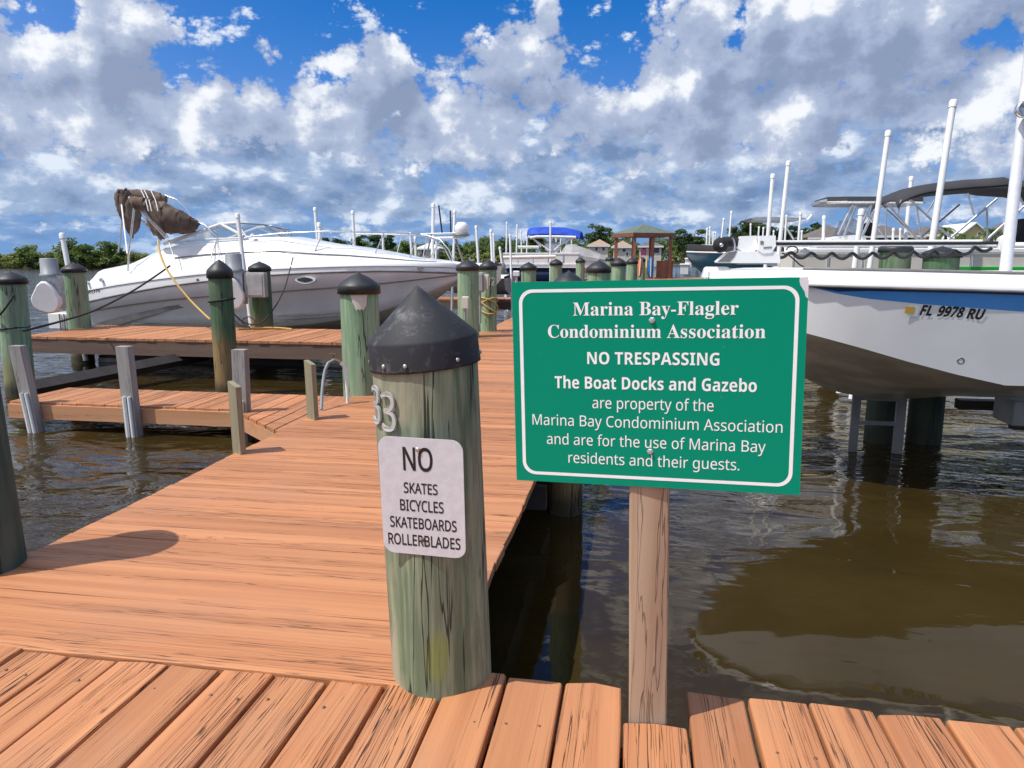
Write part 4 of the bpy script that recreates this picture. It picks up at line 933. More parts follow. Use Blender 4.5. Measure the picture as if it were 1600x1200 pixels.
for i in range(N_+1):
    f_ = i/N_; x = 1212+f_*335; pts.append(P(x, 398+2*sin(f_*5)-9*max(0, f_-.82)/.18+4.3*sin(f_*2*pi*10.5), D-.02-.35*f_)+Vector((0, .03*cos(f_*2*pi*10.5), 0)))
MB().tube(pts, .0135, 6).build('coiled_cable', M['black'], tm)
lp = [P(1238+9*cos(R(a)), 391+6*sin(R(a)), D-.03) for a in range(180, 470, 24)]
MB().tube(lp, .006, 5).tube([P(1222, 396, D-.03), P(1232, 398, D), P(1240, 405, D), P(1250, 414, D), P(1262, 420, D)], .006, 5).build('power_wire', M['black'], tm)
wedge([(1252, 393), (1259, 387), (1268, 394), (1262, 399)], .06, 'greyplastic', 'cable_clip', D-.06)

# lift gear under the skiff
lg = thing('lift_cradle', 'grey lift bunk and bracket under the skiff keel at the right edge', 'boat lift', tuple(P(1590, 640, 6.4)))
a = P(1572, 662, 6.3); b_ = P(1700, 622, 6.3); MB().box((a.x, a.y-.1, a.z), (b_.x, a.y+.25, b_.z), bev=.01).build('bunk', M['greybox'], lg)
a = P(1584, 672, 6.35); MB().box((a.x, a.y, a.z), (a.x+.09, a.y+.1, a.z+.06)).build('bracket', M['darkbeam'], lg)
a, b_ = P(1500, 632, 6.9), P(1580, 626, 6.9); MB().box((a.x, a.y, a.z-.05), (b_.x, a.y+.12, a.z+.04)).build('cross_beam', M['darkbeam'], lg)
ld = thing('boarding_ladder', 'grey metal ladder standing in the water under the skiff', 'ladder', tuple(G(1370, 690, WZ)))
LY = 7.15
for x0, x1 in ((1338, 1334), (1408, 1404)):
    t_ = PY(x0, 610, LY); b_ = PY(x1, 690, LY); b_ = t_+(b_-t_)*1.9; t_ = t_+(t_-b_)*.3; MB().box((min(t_.x, b_.x)-.018, LY-.018, b_.z), (max(t_.x, b_.x)+.018, LY+.018, t_.z)).build('rail', M['stripegrey'], ld)
for y0 in (622, 660): t_ = PY(1338, y0, LY); b_ = PY(1406, y0, LY); MB().box((t_.x+.02, LY-.012, t_.z-.018), (b_.x-.01, LY+.012, t_.z+.018)).build('rung', M['stripegrey'], ld)

# --- boats behind the skiff
def bowboat(name, label, YB, HBm, st, cols, loc, extend=(1.0,)):
    """open hull with its bow to the left; st rows: px, f, y_rail, y_rub, y_chine, y_keel"""
    th = thing(name, label, 'boat', loc); R_ = []
    for px, f, yt, yr, yc, yk in st:
        hb = HBm*f; p = PY(px, yr, YB-hb); R_.append((p.x, hb, PY(px, yt, YB-hb).z, p.z, PY(px, yc, YB-hb*.82).z, PY(px, yk, YB).z))
    for e in extend: a = R_[-1]; R_.append((a[0]+e, *a[1:]))
    mb = MB(); mb.loft([mirror_ring(YB, x, [(h, zt), (h, zr)]) for x, h, zt, zr, zc, zk in R_], False, 0, True, closed=False); 
    mb = MB(); strip(mb, [[Vector((x, YB-h, zr)) for x, h, zt, zr, zc, zk in R_], [Vector((x, YB-h*.82, zc)) for x, h, zt, zr, zc, zk in R_], [Vector((x, YB, zk)) for x, h, zt, zr, zc, zk in R_], [Vector((x, YB+h*.82, zc)) for x, h, zt, zr, zc, zk in R_], [Vector((x, YB+h, zr)) for x, h, zt, zr, zc, zk in R_]]); mb.add([Vector((R_[-1][0], YB+sg*h, z)) for sg, h, z in ((-1, R_[-1][1], R_[-1][3]), (-1, R_[-1][1]*.82, R_[-1][4]), (0, 0, R_[-1][5]), (1, R_[-1][1]*.82, R_[-1][4]), (1, R_[-1][1], R_[-1][3]))], [(0, 1, 2, 3, 4)]); mb.build('hull', M[cols[0]], th)
    mb = MB(); strip(mb, [[Vector((x, YB-h*1.01, zr)) for x, h, zt, zr, zc, zk in R_], [Vector((x, YB-h*1.0, zt)) for x, h, zt, zr, zc, zk in R_], [Vector((x, YB, zt+.03)) for x, h, zt, zr, zc, zk in R_], [Vector((x, YB+h, zt)) for x, h, zt, zr, zc, zk in R_], [Vector((x, YB+h*1.01, zr)) for x, h, zt, zr, zc, zk in R_]]); mb.build('deck', M[cols[1]], th)
    MB().tube([Vector((x, YB-h*1.02, zr)) for x, h, zt, zr, zc, zk in R_], .02, 6).build('rub_rail', M[cols[2]], th)
    return th
tl = bowboat('teal_boat', 'teal hulled boat with dark deck and tan keel, bow left of the white skiff', 17.6, 1.2, [(1073, .05, 383, 393.5, 398, 400), (1085, .35, 383, 394, 408, 414), (1105, .62, 384, 394.5, 418, 428), (1130, .85, 385, 395, 425, 438), (1170, 1, 386, 395.5, 430, 446), (1250, 1, 387, 396, 434, 452)], ('teal', 'black', 'trimwhite'), (2.2, 17.6, 0), (.6,))
q = P(1110, 382.5, 17.6); MB().box((q.x-.3, q.y-.3, q.z-.03), (q.x+.5, q.y+.3, q.z+.0), bev=.005).build('bow_platform', M['trimwhite'], tl)

def pontoon(name, label, YB, px0, px1, yt, yb, stripe, mats, loc, dep=2.3, npanel=6, pxs=None):
    th = thing(name, label, 'boat', loc); a = PY(px0, yb, YB); b_ = PY(px1, yt, YB); zt, zb = b_.z, a.z
    MB().box((a.x, YB, zb-.10), (b_.x, YB+dep, zb)).build('platform', M['trimwhite'], th)
    L = b_.x-a.x; hgt = zt-zb
    for i in range(npanel):
        x0 = a.x+L*i/npanel+.03; x1 = a.x+L*(i+1)/npanel-.03
        MB().box((x0, YB+.02, zb+.04), (x1, YB+.05, zt-.10), bev=.004).build('fence_panel', M[mats[0]], th)
    mb = MB(); 
    MB().box((a.x, YB, zt-.09), (b_.x, YB+.07, zt-.02), bev=.012).build('top_rail', M['trimwhite'], th)
    MB().box((PY(pxs, yb, YB).x if pxs else a.x, YB-.012, zb-.02), (b_.x, YB+.019, zb+stripe[0]), bev=.006).build('side_stripe', M[stripe[1]], th)
    MB().box((a.x+.1, YB+dep-.08, zb+.04), (b_.x, YB+dep-.03, zt-.05)).build('far_fence', M[mats[0]], th)
    for yy in (.45, dep-.45): MB().tube([(a.x-.25, YB+yy, zb-.26), (a.x+.2, YB+yy, zb-.36), (b_.x, YB+yy, zb-.36)], [.05, .26, .26], 16).build('pontoon_tube', M[mats[1]], th)
    for i in range(npanel+1): x0 = a.x+L*i/npanel; MB().tube([(x0, YB+.035, zb), (x0, YB+.035, zt-.05)], .018, 6).build('fence_post', M['dimetal'], th)
    return th, a.x, b_.x, zb, zt
pn, xa, xb, zb, zt = pontoon('pontoon_boat', 'white pontoon boat with bright green stripe and dark bimini top', 11.2, 1240, 1760, 385, 427, (.10, 'lime'), ('cream', 'dimetal'), (6, 11.2, 0), npanel=9, pxs=1478)
MB().box((xa+.3, 11.28, zt-.02), (xb, 11.75, zt+.06), bev=.03).build('seat_back', M['gel'], pn)
def canopy(parent, ol, YA, YB, mat, sag=.06, n=10, thick=.03, nm='bimini_top', hang=.14, crown_=.12):
    """cloth over hoops: ol = [(px, y_top)] along the near edge, spread to the far edge with a crown in the middle"""
    rings = []
    for x, y in ol:
        p = PY(x, y, YA); ring = []
        for j in range(n+1):
            f_ = j/n; yy = YA+(YB-YA)*f_; zz = p.z+sin(pi*f_)*crown_+.012*mnoise.noise(Vector((x*.08, f_*6, 1)))
            if j in (0, n): zz -= hang
            ring.append(Vector((p.x, yy, zz)))
        rings.append(ring+[v-Vector((0, 0, thick)) for v in ring[::-1]])
    MB().loft(rings, True, 0, True).build(nm, M[mat], parent)
canopy(pn, [(1404, 312), (1410, 304), (1424, 297), (1438, 292), (1452, 288.5), (1478, 284.5), (1520, 280.5), (1560, 277.5), (1575, 276.5), (1590, 280), (1640, 283), (1720, 300)], 11.3, 12.55, 'canvas_black', hang=.09, crown_=.03)
for (x0, y0, x1, y1, w_) in ((1387, 318, 1435, 376, .016), (1408, 312, 1402, 337, .012), (1420, 310, 1490, 376, .016), (1432, 320, 1440, 376, .010), (1385, 325, 1383, 399, .010), (1512, 302, 1522, 336, .012), (1558, 310, 1480, 376, .016), (1542, 323, 1543, 385, .014), (1600, 322, 1540, 376, .018), (1590, 300, 1600, 322, .012), (1460, 313, 1448, 333, .012)):
    MB().tube([PY(x0, y0, 11.32), PY(x1, y1, 11.32)], w_*1.05, 6).build('bimini_strut', M['galv'], pn)
    if x0 in (1387, 1558, 1420): MB().tube([PY(x0, y0, 11.32)+Vector((0, 1.2, 0)), PY(x1, y1, 11.32)+Vector((0, 1.2, 0))], w_, 6).build('bimini_strut', M['galv'], pn)
a = PY(1580, 391, 11.9); MB().prism([a, a+Vector((.13, 0, 0)), a+Vector((.26, 0, .40)), a+Vector((.20, 0, .46)), a+Vector((.12, 0, .40))], (0, .5, 0)).build('helm_seat', M['black'], pn)

cc = bowboat('centre_console_boat', 'white centre console boat with long flat hardtop on bent metal legs', 14.6, 1.15, [(1225, .05, 389, 396, 410, 414), (1245, .45, 388, 396, 418, 426), (1280, .8, 387, 396, 424, 438), (1330, 1, 386, 397, 430, 446), (1420, 1, 386, 398, 432, 452)], ('gel', 'gel', 'stripegrey'), (6, 14.6, 0), (1.5,))
tt = []
for x, y0, y1, hw in ((1274, 315, 320, .35), (1282, 314, 321, .5), (1310, 314, 321, .6), (1350, 314, 321, .6), (1395, 314, 321, .6), (1425, 315, 321, .55), (1432, 317, 320, .45)):
    a, b_ = PY(x, y0, 14.6), PY(x, y1, 14.6); tt.append([Vector((a.x, 14.6+sy*hw, z)) for sy, z in ((-1, (a.z+b_.z)/2-.01), (-.96, a.z), (.96, a.z), (1, (a.z+b_.z)/2), (.96, b_.z), (-.96, b_.z))])
MB().loft(tt, True, 0, False).build('hardtop', M['dimetal'], cc)
MB().loft([[v+Vector((0, 0, .035)) if i in (1, 2) else v+Vector((0, 0, .012)) for i, v in enumerate(r_)] for r_ in tt[1:6]], True, 0, False).build('hardtop_cover', M['canvas_black'], cc)
for Y in (14.1, 15.1):
    for ps in ([(1334, 321), (1330, 324), (1310, 366)], [(1338, 321), (1336, 324), (1319, 368)], [(1362, 322), (1357, 326), (1340, 366)], [(1372, 322), (1366, 328), (1350, 362), (1347, 368)]):
        MB().tube([PY(x, y, Y) for x, y in ps], .028, 8).build('hardtop_leg', M['dimetal'], cc)
MB().prism([PY(x, y, 14.1) for x, y in ((1298, 388), (1302, 374), (1308, 369), (1335, 367), (1352, 369), (1356, 388))], (0, 1.0, 0)).build('console', M['gel'], cc)
MB().prism([PY(x, y, 14.15) for x, y in ((1322, 368), (1333, 342), (1343, 344), (1336, 368))], (0, .9, 0)).build('windscreen', M['glass'], cc)
q = PY(1358, 358, 14.5); MB().lathe([(.02, -.1), (.11, -.08), (.13, 0), (.11, .08), (.02, .1)], q, 14, Matrix.Rotation(pi/2, 4, 'Y')).build('searchlight', M['black'], cc)

ft = bowboat('far_hardtop_boat', 'distant white boat with thin grey T-top left of the white poles', 24, 1.3, [(1160, .05, 386, 392, 402, 405), (1180, .6, 386, 392, 406, 412), (1215, 1, 386, 393, 408, 416), (1280, 1, 386, 393, 408, 416)], ('gel', 'gel', 'stripegrey'), (7, 24, 0), (1.0,))
MB().prism([PY(x, y, 23.2) for x, y in ((1172, 341), (1178, 339.5), (1205, 339), (1255, 340), (1262, 341.5), (1245, 344.5), (1180, 344))], (0, 1.6, 0)).build('hardtop', M['galv'], ft)
for Y in (23.4, 24.7):
    for x0, y0, x1, y1 in ((1222, 344, 1240, 374), (1240, 343, 1220, 350), (1228, 345, 1226, 388), (1249, 341, 1247, 388)): MB().tube([PY(x0, y0, Y), PY(x1, y1, Y)], .03, 6).build('hardtop_leg', M['trimwhite'], ft)
MB().tube([PY(1262, 344, 23.6), PY(1269, 336, 23.6)], .05, 6).build('rod_holder', M['trimwhite'], ft)

# --- boats left of the pier, farther out
bl, xa, xb, zb, zt = pontoon('canopy_boat', 'distant pontoon boat with bright blue canopy and navy tubes', 27.2, 786, 905, 394, 414, (.06, 'trimwhite'), ('trimwhite', 'blue_dark'), (-4, 27.2, 0), npanel=5)
canopy(bl, [(823, 361), (825, 359.5), (848, 358), (880, 359), (900, 363.5), (906, 366)], 27.3, 29.2, 'canvas_blue', hang=.16)
for x0, y0, x1, y1 in ((830, 371, 858, 391), (890, 370, 866, 391), (828, 367, 845, 385), (898, 370, 872, 385)):
    MB().tube([PY(x0, y0, 27.35), PY(x1, y1, 27.35)], .03, 6).build('canopy_strut', M['trimwhite'], bl)
MB().tube([PY(828, 372, 27.3), PY(838, 370, 27.3), PY(870, 370, 27.3), PY(900, 371, 27.3)], .06, 6).build('canopy_boom', M['trimwhite'], bl)
a = PY(864, 393, 27.6); MB().box((a.x-.3, a.y, a.z), (a.x+.25, a.y+.5, a.z+.35), bev=.08).build('console', M['gel'], bl)
q = P(783, 425, 24.0); kk = 24/FPX
om = thing('outboard_motor', 'small grey outboard motor tilted up near the left edge of the green sign', 'outboard motor', tuple(q))
MB().loft([[q+Vector((x*kk*s_, y*kk*s_, z*kk)) for x, y in ((-6, -6), (6, -6), (6, 6), (-6, 6))] for z, s_ in ((-4, .9), (0, 1.05), (10, 1.05), (14, .8))], True, 0, True).build('cowling', M['greybox'], om)
MB().tube([q+Vector((0, 0, -4*kk)), q+Vector((2*kk, 0, -22*kk))], .10, 8).build('leg', M['galv'], om)
gc = thing('covered_boat', 'distant boat under a sloping grey cover left of the gazebo', 'boat', tuple(P(915, 405, 33)))
rings = []
for x, yt, yb, hw in ((878, 392, 402, .5), (885, 382, 404, 1.0), (896, 381.5, 406, 1.15), (915, 388, 407, 1.15), (938, 396.5, 408, 1.0), (955, 405, 409, .4)):
    a, b_ = PY(x, yt, 32.5), PY(x, yb, 32.5); rings.append([Vector((a.x, 32.5+sy*hw, b_.z+(a.z-b_.z)*f_)) for sy, f_ in ((-1, 0), (-.95, .35), (-.5, .85), (0, 1), (.5, .85), (.95, .35), (1, 0))])
MB().loft(rings, True, 0, False).build('cover', M['canvas_grey'], gc)
MB().loft([[Vector((v.x, 32.5+(r_[i].y-32.5)*.97, r_[0].z-dz)) for i, dz in ((0, 0), (0, .30), (3, .55), (6, .30), (6, 0))] for r_ in rings for v in [r_[0]]], True, 0, False).build('hull', M['gel'], gc)
# boat with radar mast behind the cruiser's bow
rb = bowboat('mast_boat', 'white boat behind the cruiser bow with radar dome and two dark aerials', 16.6, .9, [(650, .1, 414, 418, 430, 434), (665, .7, 413, 417, 436, 442), (690, 1, 413, 417, 440, 448), (740, 1, 413, 417, 440, 448)], ('gel', 'gel', 'stripegrey'), (-4, 16.6, 0), (.3,))
o = lambda x, y, Y=16.3: PY(x, y, Y)
MB().tube([o(657, 366), o(722, 364)], .022, 8).tube([o(676, 372), o(718, 371.5)], .03, 8).build('mast_arm', M['trimwhite'], rb)
MB().tube([o(712, 373), o(725, 414)], .022, 8).tube([o(674, 366), o(664, 412)], .02, 8).build('mast_leg', M['stripegrey'], rb)
MB().tube([o(690, 372), o(672, 405)], .02, 8).build('mast_brace', M['dimetal'], rb)
q = o(721.5, 357); MB().lathe([(.10, -.17), (.14, -.12), (.16, -.02), (.155, .05), (.10, .13), (.06, .14), (.001, .145)], q, 18).build('radar_dome', M['gel'], rb)
q = o(720, 367.5); MB().lathe([(.10, -.05), (.20, -.01), (.20, .02), (.05, .03)], q, 16).build('radar_base', M['stripegrey'], rb)
MB().tube([o(691, 366), o(685.5, 321)], .018, 6).build('aerial', M['black'], rb); MB().tube([o(704.5, 365), o(703.5, 329)], .016, 6).build('aerial', M['black'], rb)
# moored dinghy peeping between cap and pile
dg = bowboat('grey_dinghy', 'grey inflatable dinghy hull behind the near pile cap', 20, .9, [(692, .2, 434, 437, 448, 452), (702, .8, 433, 436, 452, 458), (730, 1, 432, 435, 452, 460), (770, 1, 432, 435, 452, 460)], ('greyplastic', 'gel', 'trimwhite'), (-4.6, 20, 0), (.3,))

# ------------------------------------------------------------------ white guide poles
def pole(xt, yt, xb, yb, wpx, d, label, group='white guide poles', mat='white', ext=True, name='guide_pole', cap=True):
    a, b_ = P(xt, yt, d), P(xb, yb, d); r_ = wpx*d/FPX/2
    if ext: dv = (b_-a)/(a.z-b_.z); b_ = a+dv*(a.z-(-.55))
    th = thing(name, label, 'pole', tuple(b_), group)
    MB().tube([b_, a], r_, 12 if wpx > 5 else 8).build('pipe', M[mat], th)
    if cap:
        dv = (a-b_).normalized(); MB().tube([a-dv*r_*1.7, a+dv*r_*.2, a+dv*r_*.7, a+dv*r_*.9], [r_*1.2, r_*1.2, r_*.95, r_*.3], 12 if wpx > 5 else 8).build('end_cap', M[mat], th)
    return th
for a in ((97, 367, 105.5, 412, 7.5, 12.6, 'white pole leaning left above the pile at the cruiser stern'), (371, 336, 382, 425, 6.5, 12.75, 'white pole in front of the cruiser windscreen'),
          (492, 326, 497, 384, 5, 17.5, 'taller white pole of the close pair behind the cruiser bow'), (498.5, 350, 501, 384, 6, 17.2, 'shorter thick white pole of the close pair behind the cruiser bow'),
          (551, 331, 554, 390, 5, 17.5, 'white pole standing alone behind the cruiser foredeck'), (598, 365, 599, 396, 4, 18, 'short white pole behind the cruiser foredeck rail'),
          (641, 365, 644, 408, 4, 18, 'white pole left of the shore boathouse'), (648.5, 371, 650, 405, 4, 19, 'shorter white pole just left of the shore boathouse'),
          (677, 320, 675.5, 408, 5.2, 17.5, 'tallest white pole left of the two dark aerials'), (682, 372, 681, 410, 3.5, 18, 'short white pole under the radar mast arm'), (710.5, 330, 708, 410, 4.6, 17.8, 'white pole beside the radar dome'),
          (744, 354, 748, 418, 4.2, 18.5, 'white pole above the two numbered piles'), (767, 360, 769.5, 415, 4.2, 20, 'left pole of the close pair behind the numbered piles'), (771, 366, 772, 415, 3.4, 20.5, 'right shorter pole of the close pair behind the numbered piles'),
          (781, 387, 783, 403, 3.4, 24, 'short stubby white pole above the outboard motor'), (797, 367, 799, 440, 3.4, 20, 'white pole at the left edge of the green sign'), (860, 347, 860, 435, 3, 25, 'tall white pole in front of the blue canopy')):
    pole(*a)
for xt, yt, xb, yb, wp, d in ((792, 348, 791, 398, 2.6, 30), (808, 352, 807, 398, 2.6, 30), (814, 361, 815, 395, 2.2, 34), (824, 358, 823, 395, 2.2, 34), (869, 355, 869, 395, 2.2, 34), (876, 368, 876, 395, 2, 34), (893, 370, 893, 395, 2, 34)):
    pole(xt, yt, xb, yb, wp, d, 'thin white pole among those round the blue canopied boat', 'thin poles by the blue canopy')
for a in ((1207.5, 274, 1198.5, 385, 6, 11.6, 'left tall white pole above the trolling motor'), (1232, 254, 1218, 384, 6.5, 11.2, 'right tall white pole above the trolling motor'), (1388, 207, 1361, 400, 8, 9.2, 'tall white pole left of the dark bimini top'),
          (1489.5, 160, 1452.5, 405, 10, 9.6, 'tallest thick white pole crossing the dark bimini top'), (1424, 278, 1413, 390, 6, 14, 'white pole behind the left corner of the dark bimini'), (1346, 330, 1336, 410, 8.5, 9.6, 'medium white pole in front of the hardtop legs'),
          (1287.5, 339, 1286, 385, 5, 13, 'white pole left of the hardtop legs'), (1396, 358, 1394, 400, 4, 14.5, 'short white pole of a pair under the bimini, left'), (1407, 358, 1406, 380, 3.6, 16, 'short white pole of a pair under the bimini, right'),
          (1251, 333, 1247, 384, 4, 19, 'white pole at the right end of the distant T-top'), (1229, 337, 1226, 384, 3, 20, 'white pole through the distant T-top'), (1253, 361, 1252, 386, 3, 16, 'short pole below the end of the distant T-top')):
    pole(*a)
pole(1131, 342, 1128, 367, 3, 22, 'white pole with dark weathered tip left of the trolling motor'); pole(1143, 331, 1140, 365, 3, 22, 'slim white pole next to one with a dark tip')
for xt, yt, xb, yb, wp, d in ((1105, 357, 1104, 381, 2.6, 26), (1109.5, 355, 1108.5, 381, 2.6, 26), (1115, 363, 1114, 381, 2.6, 27), (1118, 363, 1117, 381, 2.6, 27), (1173, 350, 1172.5, 370, 2.6, 26), (1186, 355, 1185, 370, 2.6, 26), (1193, 356, 1192, 370, 2.6, 26), (1202, 362, 1201, 380, 2.6, 26), (1209, 361, 1208, 380, 2.6, 26)):
    pole(xt, yt, xb, yb, wp, d, 'short thin white pole in the far row behind the trolling motor', 'far short poles on the right')
gp = pole(1613, 55, 1570.5, 427, 17, 5.55, 'thick galvanised pole at the right edge in front of the skiff', mat='galvpole', ext=False, name='lift_pole')
q = P(1600, 171, 5.45); MB().lathe([(.055, -.03), (.062, -.01), (.062, .02), (.046, .03), (.042, .02), (.001, .02)], q, 20, RN).build('lamp_ring', M['dimetal'], gp)

# ------------------------------------------------------------------ gazebo, far dock, boards
gz = thing('gazebo', 'open gazebo with green pyramid roof on terracotta posts at the pier end', 'gazebo', tuple(P(1003, 430, 42)))
gcx = PY(1003, 430, 42).x; gcy = 42; ea = PY(1003, 365, gcy).z; ap = PY(1003, 350, gcy).z; fl = 0.03
def rotp(x, y, a=R(28)): return Vector((gcx+x*cos(a)-y*sin(a), gcy+x*sin(a)+y*cos(a), 0))
hw = 1.3
eav = [rotp(*c)+Vector((0, 0, ea)) for c in ((-hw, -hw), (hw, -hw), (hw, hw), (-hw, hw))]; apx = Vector((gcx, gcy, ap))
mb = MB(); 
for i in range(4): mb.add([eav[i], eav[(i+1) % 4], apx], [(0, 1, 2)])
mb.add(eav, [(3, 2, 1, 0)]); mb.build('roof', M['roofgreen'], gz)
MB().loft([[Vector((v.x, v.y, ea-.004)) for v in eav], [Vector((gcx+(v.x-gcx)*.98, gcy+(v.y-gcy)*.98, ea-.20)) for v in eav]], True, 0, False).build('eave_beam', M['brownpaint'], gz)
for c in ((-1.1, -1.1), (1.1, -1.1), (1.1, 1.1), (-1.1, 1.1), (0, -1.1), (0, 1.1)):
    q = rotp(*c); MB().box((q.x-.09, q.y-.09, fl), (q.x+.09, q.y+.09, ea-.21)).build('post', M['brownpaint'], gz)
q = rotp(.9, -.9); MB().box((q.x-.45, q.y-.06, fl), (q.x+.45, q.y+.02, 1.0)).build('side_panel', M['brownpaint'], gz)
q0, q1 = rotp(-1.1, -1.12), rotp(0, -1.12); MB().tube([q0+Vector((0, 0, .95)), q1+Vector((0, 0, .95))], .05, 4, smooth=False).tube([q0+Vector((0, 0, .5)), q1+Vector((0, 0, .5))], .05, 4, smooth=False).build('railing', M['brownpaint'], gz)
fd = thing('far_dock', 'far terracotta cross dock to the right of the gazebo', 'dock', (2, 41, 0))
x0 = PY(955, 430, 41).x; x1 = PY(1112, 430, 41).x
mb = MB(); boards(mb, (x0, 39.6), (x1, 43.8), 'y', .3, .02, .03, .05, rd); mb.build('decking', M['deckY'], fd)
MB().box((x0, 39.58, -.34), (x1, 39.62, -.03)).build('fascia', M['beamwood'], fd)
def board(px, py, wpx, hpx, d, mat, label, lean, name='paddleboard'):
    q = P(px, py, d); k = d/FPX; rings = []
    for i in range(9):
        f_ = i/8; z = (f_-.5)*hpx*k; w_ = wpx*k/2*max(.12, sin(pi*(.06+.88*f_))**.5); cx = q.x+lean*z
        rings.append([Vector((cx+w_*a, q.y+.08*b_, q.z+z)) for a, b_ in ((-1, 0), (-.7, -1), (.7, -1), (1, 0), (.7, 1), (-.7, 1))])
    th = thing(name, label, 'paddleboard', (q.x, q.y, q.z-hpx*k/2), 'paddleboards stood up on the pier'); MB().loft(rings, True, 0, True).build('board_body', M[mat], th)
    f0 = rings[1]; MB().tube([Vector((q.x+lean*(z-q.z), q.y-.085, z)) for z in (q.z-hpx*k*.42, q.z+hpx*k*.42)], .018, 5).build('centre_stripe', M['trimwhite'], th)
board(1000, 418, 9, 30, 23, 'orange', 'orange board stood upright right of the far piles', .06); board(1010.5, 419, 5, 30, 23.2, 'kayakyellow', 'narrow yellow board stood between orange and blue boards', -.02); board(1017, 418, 8, 34, 23.1, 'bluebright', 'blue board stood upright beside a yellow one', .0)
q = P(1006, 394, 40.5); tw = thing('pink_towel', 'pink towel hanging in the gazebo', 'towel', tuple(q)); k = 40.5/FPX
for dx in (-2.2, 2.2): MB().box((q.x+(dx-2)*k, q.y, q.z-5*k), (q.x+(dx+2)*k, q.y+.05, q.z+5*k), bev=.01).build('cloth', M['pink'], tw)
for px, py, wd, lb in ((1076, 402, 11, 'upper small white dock locker right of the gazebo'), (1070, 411, 14, 'lower small white dock locker right of the gazebo')):
    q = P(px, py+4, 36); k = 36/FPX; th = thing('dock_locker', lb, 'locker', tuple(q), 'white lockers on the far dock')
    MB().box((q.x-wd*k*.4, q.y, q.z-6*k-.25), (q.x+wd*k*.4, q.y+.4, q.z), bev=.02).build('bin', M['trimwhite'], th); MB().box((q.x-wd*k*.5, q.y-.04, q.z+.002), (q.x+wd*k*.5, q.y+.44, q.z+3*k), bev=.03).build('lid', M['trimwhite'], th)
# lift rails and beams at the blue boat's slip
for x0, y0, x1, y1, d, lb in ((786, 402.5, 868, 401, 22, 'long white lift rail below the blue canopied boat'), (809, 386, 842, 386, 29, 'short white lift rail left of the blue canopied boat')):
    a, b_ = P(x0, y0, d), P(x1, y1, d); th = thing('lift_rail', lb, 'boat lift', tuple(a), 'white lift rails'); MB().tube([a, b_], .055, 8).build('beam', M['trimwhite'], th)
for px, py, d, lb in ((806, 428, 17, 'white lift motor box near the left edge of the green sign'),):
    q = P(px, py, d); th = thing('lift_box', lb, 'boat lift motor', tuple(q)); MB().box((q.x-.07, q.y, q.z-.06), (q.x+.07, q.y+.15, q.z+.07), bev=.015).build('housing', M['trimwhite'], th); MB().tube([q+Vector((0, .07, -.06)), q+Vector((0, .07, -.5))], .03, 8).build('stand', M['trimwhite'], th)
# small finger docks further along on the left
for px0, px1, y0, lb in ((690, 800, 467, 'terracotta finger dock behind the pile numbered 11'), (770, 850, 444, 'terracotta finger dock behind the pile numbered 12'), (785, 870, 434, 'terracotta finger dock below the blue canopied boat')):
    d = 1.22*FPX/(y0-401); Y = P(800, y0, d).y; xa_ = PY(px0, y0, Y).x
    th = thing('far_finger_dock', lb, 'dock', (xa_, Y, 0), 'finger docks left of the pier'); mb = MB(); boards(mb, (xa_-3, Y), (XL+.002, Y+1.2), 'y', .2, .012, 0, .05, rd); mb.build('decking', M['deckY'], th); MB().box((xa_-3, Y+.01, -.3), (XL, Y+.05, -.055)).build('fascia', M['beamwood'], th)

